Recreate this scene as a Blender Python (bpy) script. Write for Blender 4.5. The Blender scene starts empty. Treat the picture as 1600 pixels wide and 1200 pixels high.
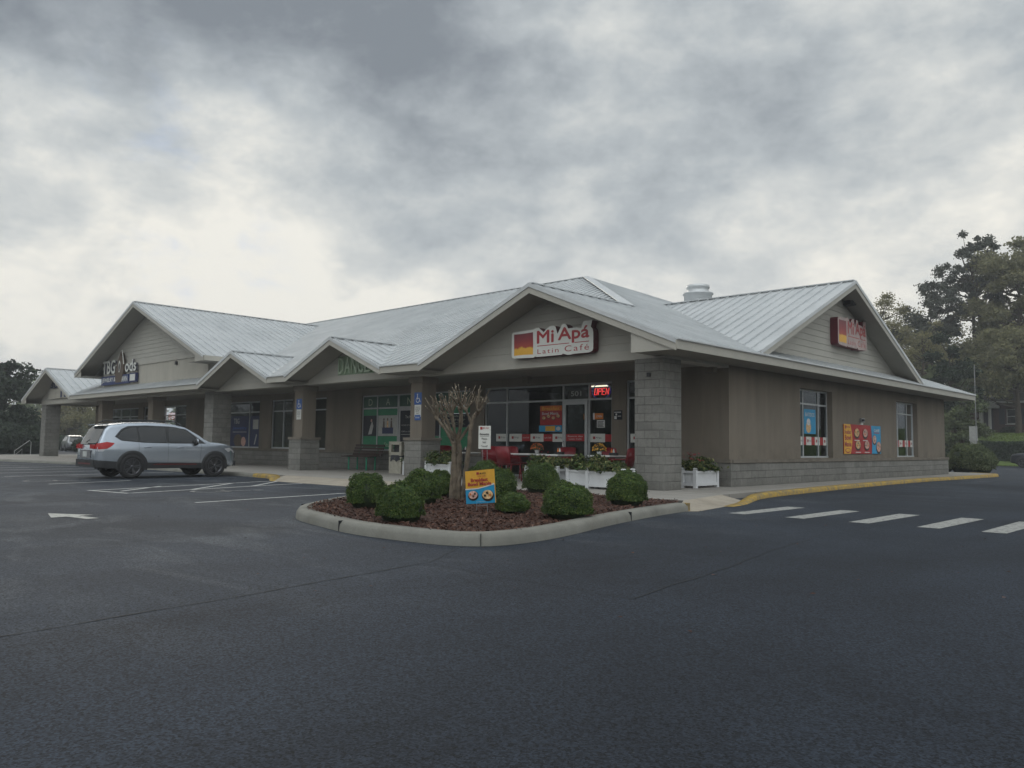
import bpy, bmesh, math, random
import numpy as np
from mathutils import Vector, Matrix
R = math.radians
S = bpy.context.scene
random.seed(7); rng = np.random.default_rng(7)

# ------------------------------------------------------------------ camera
cam_d = bpy.data.cameras.new('camera'); cam = bpy.data.objects.new('camera', cam_d)
S.collection.objects.link(cam); S.camera = cam
PITCH, ROLL, YAW = 0.0749146, 0.0121569, -0.759026
_f = Vector((math.sin(YAW)*math.cos(PITCH), math.cos(YAW)*math.cos(PITCH), math.sin(PITCH)))
_r = Vector((math.cos(YAW), -math.sin(YAW), 0)); _u = _r.cross(_f)
_r2 = _r*math.cos(ROLL)+_u*math.sin(ROLL); _u2 = _r2.cross(_f)
cam.matrix_world = Matrix(((_r2.x,_u2.x,-_f.x,0),(_r2.y,_u2.y,-_f.y,0),(_r2.z,_u2.z,-_f.z,1.25),(0,0,0,1)))
cam_d.sensor_width = 36; cam_d.lens = 36*1265.17/1600; cam_d.clip_start = .05; cam_d.clip_end = 3000
S.render.resolution_x = 1024; S.render.resolution_y = 768
S.view_settings.view_transform = 'Standard'; S.view_settings.look = 'None'
S.view_settings.exposure = 0.0; S.view_settings.gamma = 1; S.view_settings.use_curve_mapping = False

# ------------------------------------------------------------------ sky: Nishita seen through broken cloud
SUN_AZ_VEC = Vector((-0.85, 0.36, 0)).normalized(); SUN_EL = R(16)
W = bpy.data.worlds.new("World"); S.world = W; W.use_nodes = True
nt = W.node_tree; N = nt.nodes; L = nt.links; N.clear()
def nd(t, **k):
    n = N.new(t)
    for a, b in k.items(): setattr(n, a, b)
    return n
def mth(op, a, b=None, c=None, clamp=False):
    n = nd('ShaderNodeMath', operation=op); n.use_clamp = clamp
    for i, v in enumerate((a, b, c)):
        if v is None: continue
        if isinstance(v, (int, float)): n.inputs[i].default_value = v
        else: L.new(v, n.inputs[i])
    return n.outputs[0]
out = nd('ShaderNodeOutputWorld'); bg = nd('ShaderNodeBackground'); bg.inputs['Strength'].default_value = 0.1
sky = nd('ShaderNodeTexSky', sky_type='NISHITA'); sky.sun_disc = False
sky.sun_elevation = SUN_EL; sky.sun_rotation = math.atan2(SUN_AZ_VEC.x, SUN_AZ_VEC.y); sky.dust_density = 2.0
tc = nd('ShaderNodeTexCoord'); sep = nd('ShaderNodeSeparateXYZ'); L.new(tc.outputs['Generated'], sep.inputs[0])
up_ = nd('ShaderNodeVectorMath', operation='ADD'); L.new(tc.outputs['Generated'], up_.inputs[0]); up_.inputs[1].default_value = (.25,-.1,.8)
upn = nd('ShaderNodeVectorMath', operation='NORMALIZE'); L.new(up_.outputs[0], upn.inputs[0]); L.new(upn.outputs[0], sky.inputs[0])   # the clear gaps show the higher, bluer sky
zc = mth('ADD', mth('MAXIMUM', sep.outputs[2], 0.0), 0.45)
px = mth('DIVIDE', sep.outputs[0], zc); py = mth('DIVIDE', sep.outputs[1], zc)
cmb = nd('ShaderNodeCombineXYZ'); L.new(px, cmb.inputs[0]); L.new(py, cmb.inputs[1])
def noise(vec, scale, detail, rough=.55, dist=0.0, w=None):
    n = nd('ShaderNodeTexNoise'); n.inputs['Scale'].default_value = scale; n.inputs['Detail'].default_value = detail
    n.inputs['Roughness'].default_value = rough; n.inputs['Distortion'].default_value = dist
    if w is not None:
        m = nd('ShaderNodeVectorMath', operation='ADD'); L.new(vec, m.inputs[0]); m.inputs[1].default_value = w; vec = m.outputs[0]
    L.new(vec, n.inputs['Vector']); return n.outputs['Fac']
def lobe(d, lo, hi):     # a bank of cloud round one compass direction and height
    v = nd('ShaderNodeVectorMath', operation='DOT_PRODUCT'); L.new(tc.outputs['Generated'], v.inputs[0]); v.inputs[1].default_value = Vector(d).normalized()
    m = nd('ShaderNodeMapRange', interpolation_type='SMOOTHSTEP'); L.new(v.outputs['Value'], m.inputs[0])
    m.inputs[1].default_value = lo; m.inputs[2].default_value = hi; return m.outputs[0]
def pixdir(x, y):
    return _f + _r2*((x-800)/1265.17) - _u2*((y-600)/1265.17)
fl = nd('ShaderNodeVectorMath', operation='MULTIPLY'); L.new(tc.outputs['Generated'], fl.inputs[0]); fl.inputs[1].default_value = (1, 1, 1.7)
n1 = noise(fl.outputs[0], 2.3, 12, .56, .15, (3.1, 1.7, 0)); n2 = noise(fl.outputs[0], 6.5, 14, .62, .12, (8.3, 5.2, 0)); n4 = noise(fl.outputs[0], 15, 12, .6, .1, (1.3, 2.2, 0))
n3 = noise(fl.outputs[0], 7.5, 10, .6, .2, (-4.3, 9.1, 2))
# brightness of the cloud base (0..1)
b = mth('ADD', mth('MULTIPLY', mth('SUBTRACT', n1, .5), 1.15), mth('MULTIPLY', mth('SUBTRACT', n2, .5), 1.15))
b = mth('ADD', b, mth('MULTIPLY', mth('SUBTRACT', n4, .5), .38))
b = mth('ADD', b, 0.56)
for (px_, py_, lo, hi, amt) in ((480,90,.90,.995,-.44),(320,60,.93,.995,-.14),(640,200,.975,.998,-.12),(50,210,.975,.999,-.36),(100,520,.985,.999,-.06),
                                (350,390,.93,.999,.46),(120,440,.95,.999,.10),(190,330,.975,.999,.18),(560,370,.97,.999,.14),(40,330,.985,.999,.18),(640,400,.95,.999,.16),(860,150,.985,.999,.30),(1250,250,.92,.999,.05),(1500,200,.93,.999,.07),(1100,60,.985,.999,-.06),
                                (150,120,.99,.9995,.12),(10,500,.985,.999,-.12)):
    b = mth('ADD', b, mth('MULTIPLY', lobe(pixdir(px_, py_), lo, hi), amt))
hz = nd('ShaderNodeMapRange', interpolation_type='SMOOTHSTEP'); L.new(sep.outputs[2], hz.inputs[0]); hz.inputs[1].default_value = .45; hz.inputs[2].default_value = .02
b = mth('ADD', b, mth('MULTIPLY', hz.outputs[0], .20), None, True)
ramp = nd('ShaderNodeValToRGB'); L.new(b, ramp.inputs[0]); cr = ramp.color_ramp
cr.elements[0].position = 0.0; cr.elements[0].color = (.225, .255, .29, 1)
cr.elements[1].position = 1.0; cr.elements[1].color = (.92, .90, .83, 1)
for p, c in ((.25, (.325,.36,.395,1)), (.5, (.47,.51,.535,1)), (.75, (.67,.69,.68,1))):
    e = cr.elements.new(p); e.color = c
sc = nd('ShaderNodeVectorMath', operation='SCALE'); L.new(ramp.outputs[0], sc.inputs[0]); sc.inputs['Scale'].default_value = 10.0
gap = nd('ShaderNodeMapRange', interpolation_type='SMOOTHSTEP'); L.new(n3, gap.inputs[0]); gap.inputs[1].default_value = .52; gap.inputs[2].default_value = .72
gp = mth('MULTIPLY', gap.outputs[0], mth('MAXIMUM', lobe(pixdir(265, 220), .992, .9995), lobe(pixdir(310, 430), .992, .9995)))
gp = mth('MULTIPLY', gp, .4)
mx = nd('ShaderNodeMix', data_type='RGBA'); L.new(gp, mx.inputs['Factor']); L.new(sc.outputs[0], mx.inputs['A'])
skb = nd('ShaderNodeVectorMath', operation='SCALE'); L.new(sky.outputs[0], skb.inputs[0]); skb.inputs['Scale'].default_value = 2.9
L.new(skb.outputs[0], mx.inputs['B']); 
# unseen sky overhead and behind the viewer brightened, added to light roof and facade
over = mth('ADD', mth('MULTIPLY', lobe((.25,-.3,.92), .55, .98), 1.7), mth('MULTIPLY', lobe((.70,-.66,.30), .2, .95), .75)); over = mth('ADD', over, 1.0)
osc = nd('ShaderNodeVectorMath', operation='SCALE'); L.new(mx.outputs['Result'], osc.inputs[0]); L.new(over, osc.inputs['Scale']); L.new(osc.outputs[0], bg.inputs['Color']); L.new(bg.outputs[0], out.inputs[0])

sd = bpy.data.lights.new('sun', 'SUN'); sd.energy = 0.6; sd.angle = R(22); sd.color = (1, .93, .82)
sun = bpy.data.objects.new('sun', sd); S.collection.objects.link(sun)
sv = SUN_AZ_VEC*math.cos(SUN_EL)+Vector((0,0,math.sin(SUN_EL)))
sun.rotation_euler = (-sv).to_track_quat('-Z', 'Y').to_euler(); sun.location = (0, 0, 60)

# ------------------------------------------------------------------ materials
MATS = {}
class MN:
    def __init__(s, name):
        s.m = bpy.data.materials.new(name); s.m.use_nodes = True; s.t = s.m.node_tree; s.b = s.t.nodes['Principled BSDF']
    def n(s, t, **k):
        x = s.t.nodes.new(t)
        for a, b_ in k.items(): setattr(x, a, b_)
        return x
    def l(s, a, b_): s.t.links.new(a, b_)
    def coord(s, which='Object'): return s.n('ShaderNodeTexCoord').outputs[which]
    def noise(s, vec, scale, detail=4, rough=.55, out='Fac', dist=0):
        x = s.n('ShaderNodeTexNoise'); x.inputs['Scale'].default_value = scale; x.inputs['Detail'].default_value = detail
        x.inputs['Roughness'].default_value = rough; x.inputs['Distortion'].default_value = dist; s.l(vec, x.inputs['Vector']); return x.outputs[out]
    def rng(s, v, a, b_, c=0., d=1.):
        x = s.n('ShaderNodeMapRange'); s.l(v, x.inputs[0])
        for i, q in enumerate((a, b_, c, d)): x.inputs[i+1].default_value = q
        return x.outputs[0]
    def mix(s, f, a, b_, mode='MIX'):
        x = s.n('ShaderNodeMix', data_type='RGBA', blend_type=mode)
        if isinstance(f, (int, float)): x.inputs['Factor'].default_value = f
        else: s.l(f, x.inputs['Factor'])
        for k, v in (('A', a), ('B', b_)):
            if isinstance(v, tuple): x.inputs[k].default_value = (*v, 1)
            else: s.l(v, x.inputs[k])
        return x.outputs['Result']
    def math(s, op, a, b_=None, clamp=False):
        x = s.n('ShaderNodeMath', operation=op); x.use_clamp = clamp
        for i, v in enumerate((a, b_)):
            if v is None: continue
            if isinstance(v, (int, float)): x.inputs[i].default_value = v
            else: s.l(v, x.inputs[i])
        return x.outputs[0]
    def bump(s, h, strength=.3, dist=.02):
        x = s.n('ShaderNodeBump'); x.inputs['Strength'].default_value = strength; x.inputs['Distance'].default_value = dist
        s.l(h, x.inputs['Height']); s.l(x.outputs[0], s.b.inputs['Normal'])
    def col(s, c):
        if isinstance(c, tuple): s.b.inputs['Base Color'].default_value = (*c, 1)
        else: s.l(c, s.b.inputs['Base Color'])
    def set(s, rough=.6, metal=0., spec=.5):
        s.b.inputs['Roughness'].default_value = rough; s.b.inputs['Metallic'].default_value = metal; s.b.inputs['Specular IOR Level'].default_value = spec
def simple(name, c, rough=.6, metal=0., var=.12, scale=6., bump=0., spec=.4):
    m = MN(name); v = m.coord(); n = m.noise(v, scale, 5)
    d = tuple(x*(1-var) for x in c); e = tuple(min(1, x*(1+var)) for x in c)
    m.col(m.mix(m.rng(n, .3, .7), d, e)); m.set(rough, metal, spec)
    if bump: m.bump(m.noise(v, scale*12, 3), bump, .01)
    MATS[name] = m.m; return m.m
def emis(name, c, st):
    m = MN(name); m.col((.02,.02,.02)); m.b.inputs['Emission Color'].default_value = (*c, 1); m.b.inputs['Emission Strength'].default_value = st
    MATS[name] = m.m

def mat_asphalt():
    m = MN('asphalt'); v = m.coord(); g = m.n('ShaderNodeNewGeometry').outputs['Position']
    fine = m.math('ADD', m.math('MULTIPLY', m.noise(g, 95, 2, .6), .6), m.math('MULTIPLY', m.noise(g, 38, 4, .75), .4)); mid = m.noise(g, 4, 5, .6); big = m.noise(g, .22, 5, .6, dist=.6)
    vg = m.n('ShaderNodeTexVoronoi'); vg.inputs['Scale'].default_value = 85; m.l(g, vg.inputs['Vector']); vs_ = m.n('ShaderNodeSeparateColor'); m.l(vg.outputs['Color'], vs_.inputs[0])
    sp = m.n('ShaderNodeSeparateXYZ'); m.l(g, sp.inputs[0])
    # the older paving lies left of a seam: sun-bleached, greyer
    edge = m.math('ADD', sp.outputs[0], m.math('MULTIPLY', m.math('SUBTRACT', m.noise(g, .25, 3), .5), 3.0))
    old = m.rng(edge, -4.0, -10.0)
    base = m.mix(old, (.0125,.0170,.0250), (.0225,.0275,.0365))
    base = m.mix(m.rng(big, .38, .66), m.mix(1., base, (.82,.82,.82), 'MULTIPLY'), m.mix(1., base, (1.5,1.48,1.45), 'MULTIPLY'))
    # dusty drifts and old washed-out streaks on the older part
    st = m.n('ShaderNodeMapping'); m.l(g, st.inputs[0]); st.inputs['Scale'].default_value = (.5,1.3,1); st.inputs['Rotation'].default_value = (0,0,R(25))
    stain = m.rng(m.noise(st.outputs[0], .55, 7, .68, dist=.9), .50, .70)
    base = m.mix(m.math('MULTIPLY', m.math('MULTIPLY', stain, old), .7), base, (.085,.092,.10))
    # oil spots
    vo = m.n('ShaderNodeTexVoronoi'); vo.inputs['Scale'].default_value = .35; m.l(g, vo.inputs['Vector'])
    base = m.mix(m.rng(vo.outputs['Distance'], .16, .02, 0, .45), base, (.012,.012,.013))
    base = m.mix(m.rng(m.math('ADD', m.math('MULTIPLY', vs_.outputs[0], .55), m.math('MULTIPLY', m.noise(g, 30, 3, .7), .6)), .25, .85, 0, 1), m.mix(1., base, (.12,.12,.12), 'MULTIPLY'), m.mix(1., base, (1.95,1.95,1.95), 'MULTIPLY'))
    base = m.mix(m.rng(mid, .4, .7, 0, .5), base, m.mix(1., base, (.75,.75,.78), 'MULTIPLY'))
    spk = m.rng(m.noise(g, 70, 1, .5), .68, .76)
    base = m.mix(m.math('MULTIPLY', spk, .22), base, (.12,.12,.115))
    tr_ = m.n('ShaderNodeMapping'); m.l(g, tr_.inputs[0]); tr_.inputs['Scale'].default_value = (.9,.12,1); tr_.inputs['Rotation'].default_value = (0,0,R(-32))
    base = m.mix(m.rng(m.noise(tr_.outputs[0], 1.1, 5, .6, dist=.4), .54, .72, 0, .55), base, m.mix(1., base, (.5,.5,.52), 'MULTIPLY'))
    m.col(base); m.set(.82, 0, .24); m.bump(fine, .6, .008); MATS['asphalt'] = m.m
mat_asphalt()
def mat_conc(name, c, joints=0., rough=.85, stain=.5):
    m = MN(name); g = m.n('ShaderNodeNewGeometry').outputs['Position']
    n = m.noise(g, 1.3, 6, .65); f = m.noise(g, 45, 3)
    col = m.mix(m.rng(n, .3, .72), tuple(x*(1-stain*.45) for x in c), c)
    col = m.mix(m.rng(f, .3, .75, 0, .5), col, tuple(x*.62 for x in c))
    blot = m.rng(m.noise(g, .8, 6, .7, dist=1.0), .55, .8, 0, .6*stain)
    col = m.mix(blot, col, (c[0]*.42, c[1]*.36, c[2]*.3))
    if joints:
        b = m.n('ShaderNodeTexBrick', offset=0.0, squash=1.0); b.inputs['Scale'].default_value = 1; b.inputs['Brick Width'].default_value = joints; b.inputs['Row Height'].default_value = joints
        b.inputs['Mortar Size'].default_value = .012; b.inputs['Mortar Smooth'].default_value = .2; m.l(g, b.inputs['Vector'])
        col = m.mix(m.math('MULTIPLY', b.outputs['Fac'], .7), col, (.06,.055,.05))
    m.col(col); m.set(rough, 0, .3); m.bump(f, .3, .008); MATS[name] = m.m
mat_conc('concrete', (.33,.31,.28), 1.5); mat_conc('kerb_concrete', (.25,.245,.215), 0, .85, .9); mat_conc('ramp_concrete', (.42,.37,.30), 0, .9, .8)
def mat_paint(name, c, under, wear=.5, sc=9):
    m = MN(name); g = m.n('ShaderNodeNewGeometry').outputs['Position']
    w = m.rng(m.noise(g, sc, 7, .75), .62-.3*wear, .78-.25*wear)
    w2 = m.math('MULTIPLY', w, .9)
    m.col(m.mix(w2, c, under)); m.set(.75, 0, .3); m.bump(m.noise(g, 60, 3), .3, .008); MATS[name] = m.m
mat_paint('yellow_paint', (.42,.27,.04), (.17,.14,.09), .75, 5); mat_paint('white_paint', (.50,.50,.48), (.07,.07,.07), .35); mat_paint('crosswalk_paint', (.33,.33,.31), (.07,.07,.07), .52, 10)
mat_paint('worn_white_paint', (.30,.30,.29), (.05,.05,.053), .75, 16)
mat_paint('arrow_paint', (.40,.40,.37), (.06,.06,.06), .45, 14)
def mat_block():
    m = MN('split_face_block'); g = m.n('ShaderNodeNewGeometry').outputs['Position']
    sp = m.n('ShaderNodeSeparateXYZ'); m.l(g, sp.inputs[0]); cb = m.n('ShaderNodeCombineXYZ')
    m.l(m.math('ADD', sp.outputs[0], sp.outputs[1]), cb.inputs[0]); m.l(m.math('ADD', sp.outputs[2], -.12), cb.inputs[1])
    b = m.n('ShaderNodeTexBrick', offset=.5); b.inputs['Scale'].default_value = 1; b.inputs['Brick Width'].default_value = .46; b.inputs['Row Height'].default_value = .222
    b.inputs['Mortar Size'].default_value = .008; b.inputs['Mortar Smooth'].default_value = .3
    b.inputs['Color1'].default_value = (.20,.195,.18,1); b.inputs['Color2'].default_value = (.27,.262,.24,1); b.inputs['Mortar'].default_value = (.13,.125,.115,1)
    m.l(cb.outputs[0], b.inputs['Vector'])
    n = m.noise(g, 9, 6, .7); n2 = m.noise(g, 1.1, 5, .6)
    c = m.mix(m.rng(n, .3, .7, 0, .55), b.outputs['Color'], (.13,.127,.118)); c = m.mix(m.rng(n2, .45, .75, 0, .6), c, (.30,.295,.27))
    st_ = m.rng(sp.outputs[2], .5, .12, 0, .5); c = m.mix(m.math('MULTIPLY', st_, n), c, (.07,.065,.055))
    m.col(c); m.set(.9, 0, .2)
    h = m.math('ADD', m.math('MULTIPLY', m.noise(g, 13, 7, .75), 1.0), m.math('MULTIPLY', b.outputs['Fac'], -.9)); m.bump(h, .9, .05); MATS['split_face_block'] = m.m
mat_block()
def mat_stucco(name, c):
    m = MN(name); g = m.n('ShaderNodeNewGeometry').outputs['Position']
    mp = m.n('ShaderNodeMapping'); m.l(g, mp.inputs[0]); mp.inputs['Scale'].default_value = (2.2,2.2,.45)
    n = m.noise(mp.outputs[0], .8, 6, .6)
    base = m.mix(m.rng(n, .3, .72), tuple(x*.84 for x in c), tuple(x*1.08 for x in c))
    dr = m.n('ShaderNodeMapping'); m.l(g, dr.inputs[0]); dr.inputs['Scale'].default_value = (5,5,.22); base = m.mix(m.rng(m.noise(dr.outputs[0], 1.3, 5, .7), .56, .74, 0, .4), base, tuple(x*.6 for x in c))
    sp = m.n('ShaderNodeSeparateXYZ'); m.l(g, sp.inputs[0]); sl = m.math('MULTIPLY', m.rng(sp.outputs[2], 1.5, .85, 0, 1), m.rng(m.noise(g, 2.6, 5, .7), .42, .68)); base = m.mix(m.math('MULTIPLY', sl, .55), base, (c[0]*.5,c[1]*.48,c[2]*.45))
    m.col(base); m.set(.9, 0, .2); m.bump(m.noise(g, 55, 4, .7), .35, .012); MATS[name] = m.m
mat_stucco('stucco', (.205,.176,.142)); mat_stucco('stucco_band', (.42,.395,.34)); mat_stucco('cap_stucco', (.19,.168,.14))
def mat_trim(name, c):
    m = MN(name); g = m.n('ShaderNodeNewGeometry').outputs['Position']
    n = m.noise(g, 1.4, 6, .65); f = m.noise(g, 22, 3)
    col = m.mix(m.rng(n, .35, .75, 0, .35), c, tuple(x*.66 for x in c)); col = m.mix(m.rng(f, .4, .8, 0, .15), col, tuple(x*.5 for x in c))
    m.col(col); m.set(.65, 0, .3); m.bump(f, .08, .01); MATS[name] = m.m
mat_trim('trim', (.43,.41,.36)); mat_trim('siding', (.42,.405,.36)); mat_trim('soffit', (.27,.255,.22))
def mat_roof():
    m = MN('metal_roof'); g = m.n('ShaderNodeNewGeometry').outputs['Position']
    n = m.noise(g, .7, 5, .6); f = m.noise(g, 14, 4)
    rb = m.mix(m.rng(n, .3, .7), (.48,.50,.51), (.60,.615,.62)); sq = m.n('ShaderNodeMapping'); m.l(g, sq.inputs[0]); sq.inputs['Scale'].default_value = (1.0,.35,.35)
    rb = m.mix(m.rng(m.noise(sq.outputs[0], 2.2, 6, .7), .52, .75, 0, .35), rb, (.34,.34,.33)); m.col(rb); m.l(m.rng(f, .3, .7, .34, .48), m.b.inputs['Roughness'])
    m.b.inputs['Metallic'].default_value = .35; m.bump(m.noise(g, 1.1, 2), .04, .03); MATS['metal_roof'] = m.m
mat_roof()
def mat_glass(name, tint, mixf=.35):
    m = MN(name); t = m.t; t.nodes.remove(m.b)
    o = t.nodes['Material Output']; tr = m.n('ShaderNodeBsdfTransparent'); tr.inputs[0].default_value = (*tint, 1)
    gl = m.n('ShaderNodeBsdfGlossy'); gl.inputs['Roughness'].default_value = .02; gl.inputs[0].default_value = (.9,.95,1,1)
    fr = m.n('ShaderNodeFresnel'); fr.inputs[0].default_value = 1.42; mxs = m.n('ShaderNodeMixShader')
    m.l(m.math('MULTIPLY', fr.outputs[0], .9, True), mxs.inputs[0]); m.l(tr.outputs[0], mxs.inputs[1]); m.l(gl.outputs[0], mxs.inputs[2]); m.l(mxs.outputs[0], o.inputs[0]); MATS[name] = m.m
mat_glass('shop_glass', (.62,.68,.68)); mat_glass('car_glass', (.16,.18,.19))
simple('frame_metal', (.44,.455,.46), .45, .2, .06); simple('dark_metal', (.03,.03,.032), .5, .3); simple('grey_metal', (.25,.25,.26), .45, .6)
simple('interior', (.10,.09,.08), .9); simple('interior_floor', (.08,.07,.06), .8); simple('blind', (.13,.11,.085), .9, 0, .25, 1.5); simple('dark_panel', (.018,.02,.028), .7)
simple('navy', (.015,.025,.09), .5); simple('sign_side_blue', (.10,.10,.12), .5); simple('panel_blue', (.015,.03,.12), .5); simple('blue', (.02,.09,.32), .5, 0, .05); simple('sky_blue', (.015,.27,.50), .45, 0, .1, 2); simple('poster_yellow', (.68,.36,.04), .5, 0, .08)
simple('poster_red', (.36,.018,.02), .5, 0, .12, 2); simple('poster_orange', (.55,.12,.02), .5); simple('sign_red', (.34,.03,.035), .4, 0, .06); simple('sign_side_red', (.10,.01,.018), .45)
simple('faded_face', (.40,.31,.29), .5, 0, .25, 3); simple('white_face', (.62,.62,.58), .5, 0, .04); simple('grey_white', (.42,.42,.40), .6); simple('ink', (.02,.02,.022), .6); simple('green_film', (.015,.20,.09), .5, 0, .15, 2); simple('green_paint', (.02,.26,.15), .45)
simple('sign_green', (.19,.26,.17), .6); simple('green_dark', (.02,.085,.055), .4, 0, .1); simple('letter_green', (.36,.44,.32), .5, 0, .1); simple('planter_white', (.58,.59,.60), .5, 0, .06, 3); simple('table_white', (.70,.70,.68), .35, 0, .04)
simple('chair_red', (.17,.008,.014), .4, 0, .15, 4); simple('wood_slat', (.045,.028,.022), .6, 0, .3, 12); simple('bin_tan', (.36,.34,.28), .85, 0, .15, 8, .3); simple('bag_black', (.02,.022,.03), .35)
simple('soil', (.03,.02,.014), .95); simple('mulch_base', (.055,.024,.016), .95, 0, .4, 30, .8); simple('bark_pale', (.135,.108,.078), .9, 0, .5, 7, .9); simple('bark', (.07,.055,.04), .95, 0, .3, 6, .6)
simple('cut_wood', (.55,.48,.36), .8); simple('bowl_dark', (.02,.012,.012), .4); simple('food', (.62,.42,.22), .8, 0, .5, 25); simple('food_pink', (.58,.36,.30), .8, 0, .45, 30)
simple('tyre', (.018,.018,.019), .85, 0, .2, 20); simple('black_plastic', (.025,.026,.028), .6); simple('rim_black', (.09,.092,.10), .3, .7); simple('brick_red', (.07,.04,.035), .9, 0, .35, 9)
simple('shingle', (.06,.055,.05), .95, 0, .25, 5); simple('house_white', (.36,.36,.34), .6); simple('shutter', (.02,.022,.03), .6); simple('post_white', (.33,.33,.31), .7)  # house white dulled to stand in for tree shade
simple('red_trim', (.10,.012,.012), .4); simple('tail_red', (.38,.012,.015), .2); simple('clear_lamp', (.55,.55,.57), .15, .2); simple('grille', (.02,.02,.02), .4); simple('emblem_brown', (.10,.07,.05), .6)
simple('plate', (.5,.52,.5), .5); simple('flower_red', (.22,.02,.025), .6); simple('chrome', (.6,.6,.6), .15, .9); simple('paper', (.6,.6,.58), .7); simple('orange', (.6,.17,.02), .5)
def mat_car(name, c, rough=.28):
    m = MN(name); m.col(m.mix(m.rng(m.noise(m.coord(), 3, 4), .3, .7), tuple(x*.93 for x in c), c)); m.set(rough, .7, .5); m.b.inputs['Coat Weight'].default_value = .6; m.b.inputs['Coat Roughness'].default_value = .08; MATS[name] = m.m
mat_car('silver_paint', (.40,.445,.505), .22); mat_car('dark_car_paint', (.03,.032,.04)); mat_car('white_car_paint', (.22,.23,.24))
def mat_sunset():
    m = MN('sunset_logo'); g = m.coord('Generated'); sp = m.n('ShaderNodeSeparateXYZ'); m.l(g, sp.inputs[0])
    n = m.noise(g, 3.5, 6, .6)
    z = m.math('ADD', sp.outputs[2], m.math('MULTIPLY', m.math('SUBTRACT', n, .5), .35))
    r = m.n('ShaderNodeValToRGB'); m.l(z, r.inputs[0]); r.color_ramp.elements[0].color = (.68,.36,.03,1); r.color_ramp.elements[0].position = .12
    r.color_ramp.elements[1].color = (.17,.03,.04,1)
    for p, c in ((.30,(.70,.38,.04,1)),(.36,(.36,.05,.025,1)),(.6,(.26,.025,.03,1))):
        e = r.color_ramp.elements.new(p); e.color = c
    m.l(r.outputs[0], m.b.inputs['Base Color']); m.set(.45); MATS['sunset_logo'] = m.m
mat_sunset()
emis('neon_red', (1,.05,.05), 1.6); emis('neon_blue', (.05,.06,.5), .25); emis('lamp', (1,.88,.65), 2.0)
def foliage(name, cols, rough=.6, trans=.15):
    m = MN(name); rnd = m.n('ShaderNodeNewGeometry').outputs['Random Per Island']
    r = m.n('ShaderNodeValToRGB'); m.l(rnd, r.inputs[0]); els = r.color_ramp.elements
    els[0].color = (*cols[0], 1); els[1].color = (*cols[-1], 1)
    for i, c in enumerate(cols[1:-1]):
        e = els.new((i+1)/(len(cols)-1)); e.color = (*c, 1)
    col = m.mix(m.rng(m.noise(m.n('ShaderNodeNewGeometry').outputs['Position'], 1.5, 3), .35, .7, 0, .6), r.outputs[0], tuple(x*.6 for x in cols[0]))
    m.col(col); m.set(rough, 0, .25)
    tr = m.n('ShaderNodeBsdfTranslucent'); m.l(col, tr.inputs[0]); mxs = m.n('ShaderNodeMixShader'); mxs.inputs[0].default_value = trans
    m.l(m.b.outputs[0], mxs.inputs[1]); m.l(tr.outputs[0], mxs.inputs[2]); m.l(mxs.outputs[0], m.t.nodes['Material Output'].inputs[0]); MATS[name] = m.m
foliage('boxwood_leaf', [(.03,.066,.015),(.05,.095,.02),(.08,.13,.027),(.16,.20,.042)])
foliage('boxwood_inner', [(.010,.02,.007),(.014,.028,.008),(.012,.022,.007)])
foliage('dark_leaf', [(.018,.03,.02),(.032,.048,.028),(.055,.075,.04)]); foliage('olive_leaf', [(.17,.17,.09),(.22,.215,.11),(.29,.27,.14)], .7, .4)
foliage('pale_leaf', [(.21,.20,.10),(.27,.25,.13),(.34,.31,.17)], .7, .45); foliage('green_leaf', [(.09,.12,.06),(.13,.155,.075),(.18,.20,.095)], .7, .35)  # olive, pale, green and pine leaves lightened to stand in for distance haze
foliage('variegated_leaf', [(.03,.06,.015),(.05,.09,.02),(.10,.12,.03),(.32,.31,.13)]); foliage('pine_leaf', [(.07,.08,.065),(.095,.105,.08),(.12,.13,.095)])
foliage('mulch_chip', [(.03,.012,.008),(.065,.026,.016),(.11,.05,.032),(.20,.12,.09)], .9, 0.); foliage('grass_blade', [(.09,.13,.03),(.13,.18,.04),(.18,.22,.06)], .8, .2)
simple('grass_ground', (.09,.13,.03), .95, 0, .35, 2)

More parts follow.
